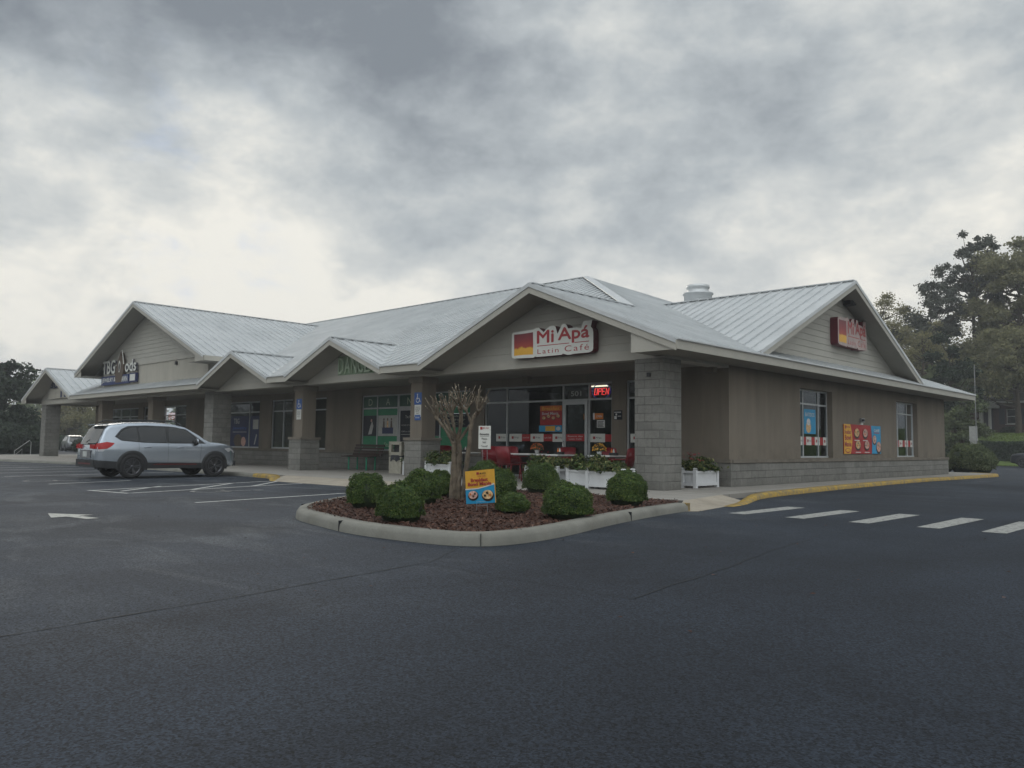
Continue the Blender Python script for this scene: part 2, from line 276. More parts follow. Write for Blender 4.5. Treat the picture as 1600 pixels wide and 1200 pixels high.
# ------------------------------------------------------------------ mesh builder
class MB:
    def __init__(s): s.v = []; s.f = []; s.mi = []; s.mats = []; s.sm = []
    def _m(s, m):
        if m not in s.mats: s.mats.append(m)
        return s.mats.index(m)
    def add(s, vs, fs, m, smooth=False):
        o = len(s.v); k = s._m(m); s.v.extend([tuple(map(float, v)) for v in vs])
        for f in fs: s.f.append([o+i for i in f]); s.mi.append(k); s.sm.append(smooth)
    def box(s, x0, x1, y0, y1, z0, z1, m):
        v = [(x0,y0,z0),(x1,y0,z0),(x1,y1,z0),(x0,y1,z0),(x0,y0,z1),(x1,y0,z1),(x1,y1,z1),(x0,y1,z1)]
        s.add(v, [(0,3,2,1),(4,5,6,7),(0,1,5,4),(1,2,6,5),(2,3,7,6),(3,0,4,7)], m)
    def bar(s, p, q, w, h, m, up=(0,0,1)):      # box section along p-q: w across, h in the "up" sense
        p = Vector(p); q = Vector(q); d = (q-p).normalized(); up = Vector(up); a = d.cross(up)
        if a.length < 1e-4: a = d.cross(Vector((1,0,0)))
        a.normalize(); b_ = a.cross(d).normalized(); vs = []
        for c in (p, q):
            for sa, sb in ((-1,-1),(1,-1),(1,1),(-1,1)): vs.append(c+a*(w/2*sa)+b_*(h/2*sb))
        s.add(vs, [(3,2,1,0),(4,5,6,7),(0,1,5,4),(1,2,6,5),(2,3,7,6),(3,0,4,7)], m)
    def prism(s, poly, off, m, side=None):       # planar polygon extruded by vector off
        n = len(poly); off = Vector(off); a = [Vector(p) for p in poly]; b_ = [p+off for p in a]
        s.add(a, [tuple(range(n))], m); s.add(b_, [tuple(reversed(range(n)))], side or m)
        s.add(a+b_, [(i, i+n, (i+1) % n+n, (i+1) % n) for i in range(n)], side or m)
    def tube(s, pts, rad, m, seg=8, cap=True, smooth=True):
        pts = [Vector(p) for p in pts]; n = len(pts)
        if isinstance(rad, (int, float)): rad = [rad]*n
        vs = []; ref = None
        for i, p in enumerate(pts):
            d = (pts[min(i+1, n-1)]-pts[max(i-1, 0)]).normalized()
            a = d.cross(ref) if ref is not None and d.cross(ref).length > .1 else d.cross(Vector((.3,.9,.2)) if abs(d.y) < .8 else Vector((1,0,0)))
            a.normalize(); b_ = d.cross(a).normalized(); ref = b_*-1 if ref is None else -b_
            for k in range(seg):
                t = 2*math.pi*k/seg; vs.append(p+(a*math.cos(t)+b_*math.sin(t))*rad[i])
            ref = a.cross(d)
        fs = [(i*seg+k, i*seg+(k+1) % seg, (i+1)*seg+(k+1) % seg, (i+1)*seg+k) for i in range(n-1) for k in range(seg)]
        s.add(vs, fs, m, smooth)
        if cap: s.add(vs[:seg], [tuple(reversed(range(seg)))], m); s.add(vs[-seg:], [tuple(range(seg))], m)
    def lathe(s, prof, c, axis, m, seg=24, smooth=True):   # prof: (radius, along)
        ax = Vector(axis).normalized(); a = ax.orthogonal().normalized(); b_ = ax.cross(a); c = Vector(c); vs = []
        for r_, h in prof:
            for k in range(seg):
                t = 2*math.pi*k/seg; vs.append(c+ax*h+(a*math.cos(t)+b_*math.sin(t))*r_)
        n = len(prof)
        s.add(vs, [(i*seg+k, i*seg+(k+1) % seg, (i+1)*seg+(k+1) % seg, (i+1)*seg+k) for i in range(n-1) for k in range(seg)], m, smooth)
    def build(s, name, parent=None, org=None, **props):
        me = bpy.data.meshes.new(name); v = np.array(s.v, float)
        if org is not None: v = v-np.array(org, float)
        me.from_pydata([tuple(x) for x in v], [], s.f)
        for m in s.mats: me.materials.append(MATS[m])
        me.polygons.foreach_set('material_index', s.mi); me.polygons.foreach_set('use_smooth', s.sm); me.update()
        bm = bmesh.new(); bm.from_mesh(me); bmesh.ops.recalc_face_normals(bm, faces=bm.faces); bm.to_mesh(me); bm.free()
        o = bpy.data.objects.new(name, me); S.collection.objects.link(o)
        if parent is not None: o.parent = parent
        for k, x in props.items(): o[k] = x
        return o
TEXT_CACHE = {}
def text_geo(t, bold=0., depth=.0, space=1.):
    k = (t, bold, depth, space)
    if k in TEXT_CACHE: return TEXT_CACHE[k]
    c = bpy.data.curves.new('lettering', 'FONT'); c.body = t; c.offset = bold; c.extrude = depth; c.resolution_u = 3; c.space_character = space
    o = bpy.data.objects.new('lettering', c); S.collection.objects.link(o)
    bpy.context.view_layer.update(); dg = bpy.context.evaluated_depsgraph_get(); me = o.evaluated_get(dg).to_mesh()
    v = np.array([tuple(x.co) for x in me.vertices]); f = [tuple(p.vertices) for p in me.polygons]
    o.evaluated_get(dg).to_mesh_clear(); bpy.data.objects.remove(o); bpy.data.curves.remove(c)
    v[:, 0] -= v[:, 0].min(); v[:, 0] /= v[:, 0].max(); v[:, 1] -= v[:, 1].min(); v[:, 1] /= max(v[:, 1].max(), 1e-6)
    TEXT_CACHE[k] = (v, f); return v, f
class Panel:                    # flat artwork laid on a surface: O origin, U right, V up, Nn outwards
    def __init__(s, mb, O, U, V, Nn): s.b = mb; s.O = Vector(O); s.U = Vector(U); s.V = Vector(V); s.N = Vector(Nn)
    def p(s, u, v, k=0): return s.O+s.U*u+s.V*v+s.N*(.004*k)
    def poly(s, pts, m, k=1): s.b.add([s.p(u, v, k) for u, v in pts], [tuple(range(len(pts)))], m)
    def rect(s, u0, v0, u1, v1, m, k=1): s.poly([(u0,v0),(u1,v0),(u1,v1),(u0,v1)], m, k)
    def disc(s, u, v, ru, rv, m, k=2, n=20): s.poly([(u+ru*math.cos(2*math.pi*i/n), v+rv*math.sin(2*math.pi*i/n)) for i in range(n)], m, k)
    def text(s, t, u0, v0, u1, v1, m, k=2, bold=.01, shear=0., space=1., raise_=0.):
        v, f = text_geo(t, bold, .1 if raise_ else 0., space)
        zz = v[:, 2]; h = zz.max()-zz.min()
        pts = [s.p(u0+(a[0]+shear*a[1])*(u1-u0), v0+a[1]*(v1-v0), k)+s.N*(raise_*((a[2]-zz.min())/h) if h > 0 else 0) for a in v]
        s.b.add(pts, f, m)
    def btext(s, t, u0, v0, u1, v1, m, w):
        for k, (a, c) in enumerate(((0,0),(w,0),(-w,0),(0,w),(0,-w))): s.text(t, u0+a, v0+c, u1+a, v1+c, m, k*.4, 0.)
    def bowl(s, u, v, r_, food='food', k=2, sq=.75):
        s.disc(u, v-r_*.08, r_, r_*sq, 'bowl_dark', k); s.disc(u, v+r_*.05, r_*.86, r_*sq*.8, food, k+1)
        for i in range(5): s.disc(u+r_*.5*math.cos(i*2.1+u*9), v+r_*.05+r_*.3*sq*math.sin(i*2.1+u*9), r_*.2, r_*.15, ('food_pink','paper','orange','food','green_film')[i], k+2, 8)
def empty(name, loc, rz=0., **p):
    o = bpy.data.objects.new(name, None); S.collection.objects.link(o); o.location = loc; o.rotation_euler = (0,0,rz); o.empty_display_size = .2
    for k, x in p.items(): o[k] = x
    return o
def dup(root, loc, rz=0., scale=None, **p):
    def cp(o, par):
        c = o.copy(); S.collection.objects.link(c); c.parent = par
        for ch in [x for x in bpy.data.objects if x.parent == o]: cp(ch, c)
        return c
    r_ = cp(root, None); r_.location = loc; r_.rotation_euler = (0,0,rz)
    if scale: r_.scale = scale if not isinstance(scale, (int,float)) else (scale,)*3
    for k, x in p.items(): r_[k] = x
    return r_
def leaves(name, pts, nrm, size, mat, parent=None, org=(0,0,0), aspect=1.8, jitter=.6, **props):
    """one little bent leaf (two triangles sharing the midrib) per point"""
    pts = np.asarray(pts, float)-np.array(org); n = len(pts); nrm = np.asarray(nrm, float)+rng.normal(0, jitter, (n,3))
    nrm /= np.linalg.norm(nrm, axis=1, keepdims=True)+1e-9
    t = np.cross(nrm, rng.normal(0,1,(n,3))); t /= np.linalg.norm(t, axis=1, keepdims=True)+1e-9; b_ = np.cross(nrm, t)
    s_ = (np.asarray(size)*rng.uniform(.6,1.35,n))[:, None]
    v = np.stack([pts-t*s_*aspect/2, pts+b_*s_/2+nrm*s_*.12, pts+t*s_*aspect/2, pts-b_*s_/2+nrm*s_*.12], 1).reshape(-1,3)
    me = bpy.data.meshes.new(name); me.vertices.add(4*n); me.vertices.foreach_set('co', v.ravel())
    f = np.arange(4*n, dtype=np.int32); me.loops.add(4*n); me.loops.foreach_set('vertex_index', f)
    me.polygons.add(n); me.polygons.foreach_set('loop_start', np.arange(0, 4*n, 4, dtype=np.int32)); me.polygons.foreach_set('loop_total', np.full(n, 4, np.int32))
    me.materials.append(MATS[mat]); me.update(); me.validate()
    o = bpy.data.objects.new(name, me); S.collection.objects.link(o)
    if parent is not None: o.parent = parent
    for k, x in props.items(): o[k] = x
    return o

# ------------------------------------------------------------------ ground, lot, markings
WZ = .12
def sheet(name, polys, z, m, **p):
    b = MB()
    for poly in polys: b.add([(x, y, z) for x, y in poly], [tuple(range(len(poly)))], m)
    return b.build(name, kind='structure', **p)
g = MB(); g.add([(-1500,-1500,-.03),(1500,-1500,-.03),(1500,1500,-.03),(-1500,1500,-.03)], [(0,1,2,3)], 'grass_ground'); g.build('ground', kind='structure')
a = MB(); a.add([(-66,-90,0),(90,-90,0),(90,77,0),(-66,77,0)], [(0,1,2,3)], 'asphalt'); a.build('parking_lot', kind='structure')
a = MB(); a.add([(-200,-60,-.01),(-66,-60,-.01),(-66,77,-.01),(-200,77,-.01)], [(0,1,2,3)], 'asphalt'); a.build('road', kind='structure')
def strip(p, q, w): 
    p = Vector((*p,0)); q = Vector((*q,0)); n = (q-p).normalized().cross(Vector((0,0,1)))*w/2
    return [tuple((p-n).xy), tuple((q-n).xy), tuple((q+n).xy), tuple((p+n).xy)]
lines = [strip((-16.0,7.6),(-17.15,13.2),.11), strip((-19.75,7.8),(-21.95,14.6),.11), strip((-21.3,7.5),(-23.75,14.6),.11), strip((-19.7,7.72),(-21.4,7.42),.11),
         strip((-20.6,7.9),(-22.3,9.6),.10), strip((-20.4,9.6),(-22.95,12.1),.10), strip((-21.0,11.6),(-23.4,13.9),.10),
         strip((-24.9,7.6),(-25.9,10.2),.11)]
for i in range(8): lines.append(strip((-30.6-2.95*i,8.0),(-31.9-2.95*i,14.2),.11))
sheet('parking_line', lines, .006, 'white_paint')
# wheelchair symbols, worn
b = MB()
for cx, cy in ((-19.4,9.6),(-25.3-1.6,8.9-.9)):
    P_ = Panel(b, (cx,cy,.007), (-1,.12,0), (.12,1,0), (0,0,1))
    for i in range(14):
        t0 = R(60+i*19); t1 = R(60+(i+1)*19)
        P_.poly([(.5*math.cos(t0)*.9,.5*math.sin(t0)),(.5*math.cos(t1)*.9,.5*math.sin(t1)),(.38*math.cos(t1)*.9,.38*math.sin(t1)),(.38*math.cos(t0)*.9,.38*math.sin(t0))], 'worn_white_paint', 0)
    P_.poly([(-.1,.1),(.02,.1),(.02,1.0),(-.1,1.0)], 'worn_white_paint', 0); P_.poly([(.03,.35),(.45,.35),(.45,.47),(.03,.47)], 'worn_white_paint', 0)
    P_.poly([(.35,.34),(.47,.34),(.75,-.25),(.63,-.25)], 'worn_white_paint', 0); P_.disc(-.04, 1.2, .12, .14, 'worn_white_paint', 0)
b.build('accessible_bay_symbol', kind='structure')
# direction arrow pointing left
b = MB(); P_ = Panel(b, (-13.35,4.9,.007), (-1,-.16,0), (-.16,1,0), (0,0,1))
P_.poly([(.35,-.10),(.95,-.10),(.95,.10),(.35,.10)], 'arrow_paint', 0); P_.poly([(.951,-.34),(1.75,0),(.951,.34)], 'arrow_paint', 0); b.build('road_arrow', kind='structure')
cws = []
for (x0, x1) in ((-7.68,-7.33),(-6.55,-6.2),(-5.42,-5.08),(-4.33,-3.99),(-3.4,-3.06),(-2.34,-2.0),(-1.24,-.9)):
    cws.append([(x0,14.1),(x1,14.1),(x1+.02,16.7),(x0-.02,16.7)])
sheet('crosswalk', cws, .006, 'crosswalk_paint')
# paving seams
b = MB(); simple('seam', (.012,.014,.017), .8)
def seam(p, q, n=60, w=.017, amp=.02):
    ph = random.random()*9; prev = None; pts = []
    for i in range(n+1):
        t = i/n; x = p[0]+(q[0]-p[0])*t; y = p[1]+(q[1]-p[1])*t
        d = Vector((q[0]-p[0], q[1]-p[1])).normalized(); nn = Vector((-d.y, d.x)); o_ = amp*(math.sin(ph+t*11)+.5*math.sin(ph*3+t*37))+random.uniform(-.006,.006)
        pts.append((Vector((x,y))+nn*o_, nn, w*random.uniform(.5,1.3)))
    for (a0, na, wa), (a1, nb, wb) in zip(pts, pts[1:]):
        b.add([(*(a0-na*wa/2),.004),(*(a1-nb*wb/2),.004),(*(a1+nb*wb/2),.004),(*(a0+na*wa/2),.004)], [(0,1,2,3)], 'seam')
seam((-5.2,-3),(-6.55,5.6),90); seam((-6.55,5.6),(-3.9,5.6),40,.009); seam((-3.9,5.6),(-4.9,11.6),50,.014); seam((-4.9,11.6),(-4.6,30),60,.012); seam((-6.6,5.7),(-8.1,8.2),30,.012)
seam((-13,2),(-11.2,6.6),40,.010,.04); seam((-17,6.6),(-13.2,5.6),50,.010,.05); seam((-7.2,13.4),(-3.2,11.6),40,.012,.03); seam((-3.2,11.6),(3,12.2),50,.01,.03)
b.build('pavement_seam', kind='structure')

# sidewalk: one slab with a sloped ramp edge; kerbs in front of it
swf = [(-66,13.2),(-56,13.25),(-50,13.4),(-44,14.5),(-40,14.7),(-27.2,14.75)]        # raised kerb edge
b = MB()
slab = swf+[(-24.6,14.85),(-16.6,15.25),(-9.2,15.0),(-9.75,17.6),(-9.9,20.9),(-10.05,26),(-10.35,34),(-10.1,42),(-10.3,45.2),(-11.5,46.2),(-66,46.2)]
b.prism([(x,y,WZ) for x,y in slab], (0,0,-.2), 'concrete'); b.build('sidewalk', kind='structure')
b = MB()    # sloped kerb ramp between the bays and the porch, and at the crosswalk
b.add([(-24.6,14.846,WZ+.002),(-16.6,15.246,WZ+.002),(-17.6,13.75,.006),(-23.4,13.55,.006)], [(0,1,2,3)], 'ramp_concrete')
b.add([(-24.6,14.846,WZ+.002),(-23.4,13.55,.006),(-24.6,14.2,.004)], [(0,1,2)], 'ramp_concrete')
b.add([(-9.2,14.996,WZ+.002),(-9.75,17.6,WZ+.002),(-8.85,17.2,.006),(-8.25,14.0,.006),(-8.5,13.6,.006)], [(0,1,2,3,4)], 'ramp_concrete')
b.build('kerb_ramp', kind='structure')
def kerb(name, pts, m, w=.16, h=.13, **p):
    """rounded-nose kerb running along pts, top at h; w to the left of travel"""
    b = MB(); n = len(pts); prof = [(0,0),(0.012,h*.6),(.05,h*.94),(.09,h),(w,h),(w,0)]; rows = []
    for i, q in enumerate(pts):
        hh = q[2] if len(q) > 2 else 1
        a0 = Vector(pts[max(i-1,0)][:2]); a1 = Vector(pts[min(i+1,n-1)][:2]); d = (a1-a0).normalized(); nn = Vector((-d.y, d.x))
        rows.append([(q[0]+nn.x*u, q[1]+nn.y*u, z*hh+.003) for u, z in prof])
    k = len(prof); vs = [v for r_ in rows for v in r_]
    b.add(vs, [(i*k+j, (i+1)*k+j, (i+1)*k+j+1, i*k+j+1) for i in range(n-1) for j in range(k-1)], m, True)
    b.add(rows[0], [tuple(range(k))], m); b.add(rows[-1], [tuple(range(k))], m)
    return b.build(name, kind='structure', **p)
def smooth_path(pts, n=8):
    out = []; P = [Vector(p) for p in pts]
    for i in range(len(P)-1):
        p0 = P[max(i-1,0)]; p1 = P[i]; p2 = P[i+1]; p3 = P[min(i+2,len(P)-1)]
        for k in range(n):
            t = k/n; out.append(tuple(.5*((2*p1)+(-p0+p2)*t+(2*p0-5*p1+4*p2-p3)*t*t+(-p0+3*p1-3*p2+p3)*t**3)))
    out.append(tuple(P[-1])); return out
kerb('kerb', smooth_path([(-66,13.02),(-56,13.08),(-50,13.25),(-44,14.35),(-40,14.53),(-26.4,14.58)],4), 'kerb_concrete')
kerb('yellow_kerb', smooth_path([(-26.4,14.58,1.0),(-25.5,14.52,1.0),(-24.8,14.30,.8),(-24.0,13.85,.4),(-23.3,13.5,.05)],6), 'yellow_paint', .35)
kerb('yellow_kerb', smooth_path([(-8.42,15.7,.04),(-8.62,16.7,.22),(-9.0,17.8,.6),(-9.3,18.9,.95),(-9.55,20.9,1),(-9.9,26,1),(-10.15,34,1),(-9.9,42,1),(-10.1,45.3,1),(-11.5,46.5,1)],6), 'yellow_paint', .22)
# planted island: kerb ring, mulch
isl = smooth_path([(-8.42,13.9),(-8.22,12.6),(-7.76,10.6),(-7.15,8.5),(-7.05,7.35),(-7.4,6.85),(-8.15,6.68),(-9.3,6.65),(-10.5,6.9),(-11.6,7.22),(-12.5,7.8),(-13.15,8.5),(-14.1,9.75),(-15.2,11.6),(-16.3,13.7),(-16.9,15.1)],6)
isl_k = list(reversed(isl))
def kerb_in(pts): return [(x, y, 1.15) for x, y in pts]
kerb('island_kerb', kerb_in(isl_k), 'kerb_concrete', .26, .135)
b = MB()                                # joints across the island kerb
for i in (10, 27, 44, 62, 78):
    if i < len(isl)-1:
        a0 = Vector(isl[i]); d = (Vector(isl[i+1])-a0).normalized(); nn = Vector((d.y,-d.x)); nn = -nn if (a0+nn-Vector((-11,11))).length > (a0-Vector((-11,11))).length else nn
        q = a0+nn*.27; p0 = a0-nn*.006
        b.bar((p0.x,p0.y,.08),(q.x,q.y,.083),.007,.148,'seam')
b.build('kerb_joint', kind='structure')
b = MB(); b.box(-8.56,-8.44,13.86,14.0,.0,.155,'yellow_paint'); b.build('yellow_kerb', kind='structure')
mul = [(x, y) for x, y in isl]; cen = Vector((-11.2,10.8))
inner = [tuple(Vector(p)+(cen-Vector(p)).normalized()*.20) for p in mul]+[(-16.5,15.18),(-13,15.12),(-9.3,14.92)]
ic = Vector((sum(p[0] for p in inner)/len(inner), sum(p[1] for p in inner)/len(inner)))
def inside(x, y, poly):
    c = False; n = len(poly); j = n-1
    for i in range(n):
        xi, yi = poly[i]; xj, yj = poly[j]
        if (yi > y) != (yj > y) and x < (xj-xi)*(y-yi)/(yj-yi)+xi: c = not c
        j = i
    return c
def mz(x, y): return .125+.06*max(0, 1-((x+11.3)**2/9+(y-10.8)**2/18))+.012*math.sin(x*5)*math.cos(y*4)
b = MB(); rings = 6; vs = [(ic.x, ic.y, mz(ic.x, ic.y))]
for k in range(1, rings+1):
    for p in inner:
        q = ic.lerp(Vector(p), k/rings); vs.append((q.x, q.y, mz(q.x, q.y)-(0.02 if k == rings else 0)))
n = len(inner); fs = [(0, 1+i, 1+(i+1) % n) for i in range(n)]
for k in range(rings-1): fs += [(1+k*n+i, 1+(k+1)*n+i, 1+(k+1)*n+(i+1) % n, 1+k*n+(i+1) % n) for i in range(n)]
b.add(vs, fs, 'mulch_base', True); b.build('mulch_bed', kind='structure')
pts = []
while len(pts) < 17000:
    x = random.uniform(-17, -7); y = random.uniform(6.6, 15.2)
    if inside(x, y, inner) and random.random() < (1.0 if y < 11.5 else .5): pts.append((x, y, mz(x, y)+random.uniform(.0,.025)))
leaves('mulch', pts, [(0,0,1)]*len(pts), .021, 'mulch_chip', aspect=3.6, jitter=.38, kind='stuff')
# fallen leaves on the asphalt
pts = [(random.uniform(-18,4), random.uniform(3,16), .012) for _ in range(160)]
pts = [p for p in pts if not inside(p[0], p[1], mul+[(-9,15.6),(-17,15.6)])]
leaves('fallen_leaf_litter', pts, [(0,0,1)]*len(pts), .028, 'mulch_chip', aspect=1.6, jitter=.1, kind='stuff')

# ------------------------------------------------------------------ building
PT = .41; Z0 = 3.87; YE = 17.0; XR = -10.6; XL = -62.0; YB = 43.5
BO = (-36.3, 30.0, 0.0)
B = empty('shopping_plaza', BO, label='long single storey beige shop building with grey metal gabled roofs and block columns', category='building')
def bp(mb, name, parent=None, **p): return mb.build(name, parent or B, BO if parent is None else BO, **p)
def roof_plane(mb, poly, along, spacing=.45, rib=True, off=0.):
    """standing-seam plane: polygon in 3D, ribs run up the slope, spaced along `along`"""
    P = [Vector(p) for p in poly]; n = (P[1]-P[0]).cross(P[2]-P[1]).normalized()
    if n.z < 0: n = -n
    mb.prism([p for p in P], -n*.05, 'metal_roof')
    if not rib: return
    U = Vector(along).normalized(); V = n.cross(U).normalized()
    if V.z < 0: V = -V
    uv = [(p.dot(U), p.dot(V)) for p in P]; O = P[0]-U*uv[0][0]-V*uv[0][1]
    u0 = min(a_[0] for a_ in uv); u1 = max(a_[0] for a_ in uv); u = math.ceil((u0+.02)/spacing)*spacing
    while u < u1-.02:
        hits = []
        for i in range(len(uv)):
            (ua, va), (ub, vb) = uv[i], uv[(i+1) % len(uv)]
            if (ua-u)*(ub-u) < 0: hits.append(va+(vb-va)*(u-ua)/(ub-ua))
        hits.sort()
        for a_, b_ in zip(hits[::2], hits[1::2]):
            if b_-a_ > .1: mb.bar(O+U*u+V*(a_+.01)+n*.028, O+U*u+V*(b_-.01)+n*.022, .03, .050, 'metal_roof', n)
        u += spacing
def cap(mb, p, q, w=.26, lift=.035): mb.bar(Vector(p)+Vector((0,0,lift)), Vector(q)+Vector((0,0,lift)), w, .03, 'metal_roof')
XA, HM = -15.46, 4.86; XF = -57.35; ZM = Z0+PT*HM; HF = XF-XL; ZF = Z0+PT*HF
XD, HD = -25.43, 3.07; XG, HG = -32.95, 3.10; XT, HT, ZTe = -43.8, 8.25, 5.17; ZT = ZTe+PT*HT
HP = (YB-YE)/2; YR = YE+HP; ZR = Z0+PT*HP; RX1 = XR-HP; RX0 = XL+HP
rf = MB()
front = [(XF,YE+HF,ZF),(XF+HF,YE,Z0),(XG-HG,YE,Z0),(XG,YE+HG,Z0+PT*HG),(XG+HG,YE,Z0),(XD-HD,YE,Z0),(XD,YE+HD,Z0+PT*HD),(XD+HD,YE,Z0),(XA-HM,YE,Z0),(XA,YE+HM,ZM),(RX1,YR,ZR),(RX0,YR,ZR)]
roof_plane(rf, front, (1,0,0))
roof_plane(rf, [(XR,YE,Z0),(XR,YB,Z0),(RX1,YR,ZR),(XA,YE+HM,ZM),(XA,YE,ZM)], (0,1,0))
roof_plane(rf, [(XR,YB,Z0),(XL,YB,Z0),(RX0,YR,ZR),(RX1,YR,ZR)], (1,0,0), .9)
roof_plane(rf, [(XL,YB,Z0),(XL,YE,Z0),(XF,YE,ZF),(XF,YE+HF,ZF),(RX0,YR,ZR)], (0,1,0))
roof_plane(rf, [(XA-HM,YE,Z0),(XA,YE,ZM),(XA,YE+HM,ZM)], (0,1,0))
for c, h in ((XD,HD),(XG,HG)):
    roof_plane(rf, [(c-h,YE,Z0),(c,YE,Z0+PT*h),(c,YE+h,Z0+PT*h)], (0,1,0)); roof_plane(rf, [(c+h,YE,Z0),(c,YE,Z0+PT*h),(c,YE+h,Z0+PT*h)], (0,1,0))
roof_plane(rf, [(XF+HF,YE,Z0),(XF,YE,ZF),(XF,YE+HF,ZF)], (0,1,0))
yv0 = YE+(ZTe-Z0)/PT; yv1 = YE+(ZT-Z0)/PT
for s_ in (-1,1): roof_plane(rf, [(XT+s_*HT,YE,ZTe),(XT,YE,ZT),(XT,yv1,ZT),(XT+s_*HT,yv0,ZTe)], (0,1,0))
SC, SH, SZ0, SP, SX = 29.2, 7.35, 4.05, .435, -10.85; SZ1 = SZ0+SP*SH
xv0 = XR-(SZ0-Z0)/PT; xv1 = XR-(SZ1-Z0)/PT
for s_ in (-1,1): roof_plane(rf, [(SX,SC+s_*SH,SZ0),(SX,SC,SZ1),(xv1,SC,SZ1),(xv0,SC+s_*SH,SZ0)], (1,0,0))
for p, q in (((RX0,YR,ZR),(RX1,YR,ZR)),((RX1,YR,ZR),(XA,YE+HM,ZM)),((XA,YE,ZM),(XA,YE+HM,ZM)),((RX1,YR,ZR),(XR,YB,Z0)),((RX0,YR,ZR),(XF,YE+HF,ZF)),
             ((XD,YE,Z0+PT*HD),(XD,YE+HD,Z0+PT*HD)),((XG,YE,Z0+PT*HG),(XG,YE+HG,Z0+PT*HG)),((XF,YE,ZF),(XF,YE+HF,ZF)),((XT,YE,ZT),(XT,yv1,ZT)),((SX,SC,SZ1),(xv1,SC,SZ1))):
    cap(rf, p, q, .34 if p == (RX1,YR,ZR) and q[0] == XA else .2)
# valley flashings: thin bright edges
for c, h in ((XD,HD),(XG,HG)):
    for s_ in (-1,1): cap(rf, (c+s_*h,YE+.02,Z0), (c,YE+h,Z0+PT*h), .12, .02)
roof = bp(rf, 'roof')
# fascia, rake boards
fb = MB()
def eave(p, q, face):   # level fascia with drip edge; face = outward vector
    f = Vector(face); p = Vector(p); q = Vector(q)
    c = f*.015
    fb.bar(p+c+Vector((0,0,-.125)), q+c+Vector((0,0,-.125)), .03, .22, 'trim'); fb.bar(p+f*.05+Vector((0,0,.012)), q+f*.05+Vector((0,0,.012)), .06, .035, 'metal_roof')
def rake(p, q, face, m='trim'):
    f = Vector(face); p = Vector(p)+f*.015; q = Vector(q)+f*.015
    fb.prism([p+Vector((0,0,-.03)), q+Vector((0,0,-.03)), q+Vector((0,0,-.27)), p+Vector((0,0,-.27))], f*.03, m)
    fb.prism([p+f*.031+Vector((0,0,.03)), q+f*.031+Vector((0,0,.03)), q+f*.031+Vector((0,0,-.09)), p+f*.031+Vector((0,0,-.09))], f*.025, 'metal_roof')
fy = (0,-1,0)
eave((XF+HF,YE,Z0),(XG-HG,YE,Z0),fy); eave((XG+HG,YE,Z0),(XD-HD,YE,Z0),fy); eave((XD+HD,YE,Z0),(XA-HM,YE,Z0),fy)
eave((XR,YE-.03,Z0),(XR,YB,Z0),(1,0,0)); eave((XL,YE,Z0),(XL,YB,Z0),(-1,0,0)); eave((XR,YB,Z0),(XL,YB,Z0),(0,1,0))
for c, h, z in ((XA,HM,Z0),(XD,HD,Z0),(XG,HG,Z0),(XF,HF,Z0),(XT,HT,ZTe)):
    for s_ in (-1,1): rake((c+s_*h,YE,z),(c,YE,z+PT*h),fy)
for s_ in (-1,1): rake((SX,SC+s_*SH,SZ0),(SX,SC,SZ1),(1,0,0))
for s_ in (-1,1):       # TBG gable side eaves and boxed returns
    x = XT+s_*HT; fb.bar((x+s_*.015,YE,ZTe-.12),(x+s_*.015,yv0,ZTe-.12),.03,.22,'trim')
    fb.prism([(x,YE-.001,ZTe-.03),(x,YE-.001,ZTe-.24),(x-s_*.9,YE-.001,ZTe-.24),(x-s_*.9,YE-.001,ZTe-.03+PT*.9-.24)],(0,.03,0),'trim')
fb.prism([(XR,YE-.003,3.63),(XR,YE-.003,3.84),(-11.95,YE-.003,4.12+.2),(-11.95,YE-.003,3.63)],(0,.03,0),'trim')   # boxed return at the corner
fb.prism([(XL,YE-.003,3.63),(XL,YE-.003,3.84),(-61.2,YE-.003,4.15),(-61.2,YE-.003,3.63)],(0,.03,0),'trim')
bp(fb, 'fascia')
# soffits and porch ceiling
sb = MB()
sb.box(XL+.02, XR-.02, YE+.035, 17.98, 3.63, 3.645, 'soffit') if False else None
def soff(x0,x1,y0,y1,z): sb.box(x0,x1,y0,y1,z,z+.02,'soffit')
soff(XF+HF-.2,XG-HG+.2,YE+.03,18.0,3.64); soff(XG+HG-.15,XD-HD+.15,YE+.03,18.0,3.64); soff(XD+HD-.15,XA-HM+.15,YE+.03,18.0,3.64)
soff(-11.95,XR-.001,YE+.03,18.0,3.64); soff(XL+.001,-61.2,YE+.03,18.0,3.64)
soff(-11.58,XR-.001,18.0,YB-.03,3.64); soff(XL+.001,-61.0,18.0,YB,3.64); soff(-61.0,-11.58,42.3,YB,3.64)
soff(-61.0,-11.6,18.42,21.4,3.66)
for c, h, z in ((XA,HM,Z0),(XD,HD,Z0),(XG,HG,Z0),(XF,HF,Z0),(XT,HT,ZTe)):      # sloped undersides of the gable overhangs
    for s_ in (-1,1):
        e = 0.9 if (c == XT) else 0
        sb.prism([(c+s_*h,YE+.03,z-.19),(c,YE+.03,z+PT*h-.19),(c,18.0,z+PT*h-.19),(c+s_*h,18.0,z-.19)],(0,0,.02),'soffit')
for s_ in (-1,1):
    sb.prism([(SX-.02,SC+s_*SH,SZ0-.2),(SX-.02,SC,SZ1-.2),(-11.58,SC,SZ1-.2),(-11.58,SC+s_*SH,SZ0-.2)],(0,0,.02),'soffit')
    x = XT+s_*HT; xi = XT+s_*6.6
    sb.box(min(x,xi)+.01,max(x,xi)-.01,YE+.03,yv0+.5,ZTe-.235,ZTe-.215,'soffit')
bp(sb, 'soffit')
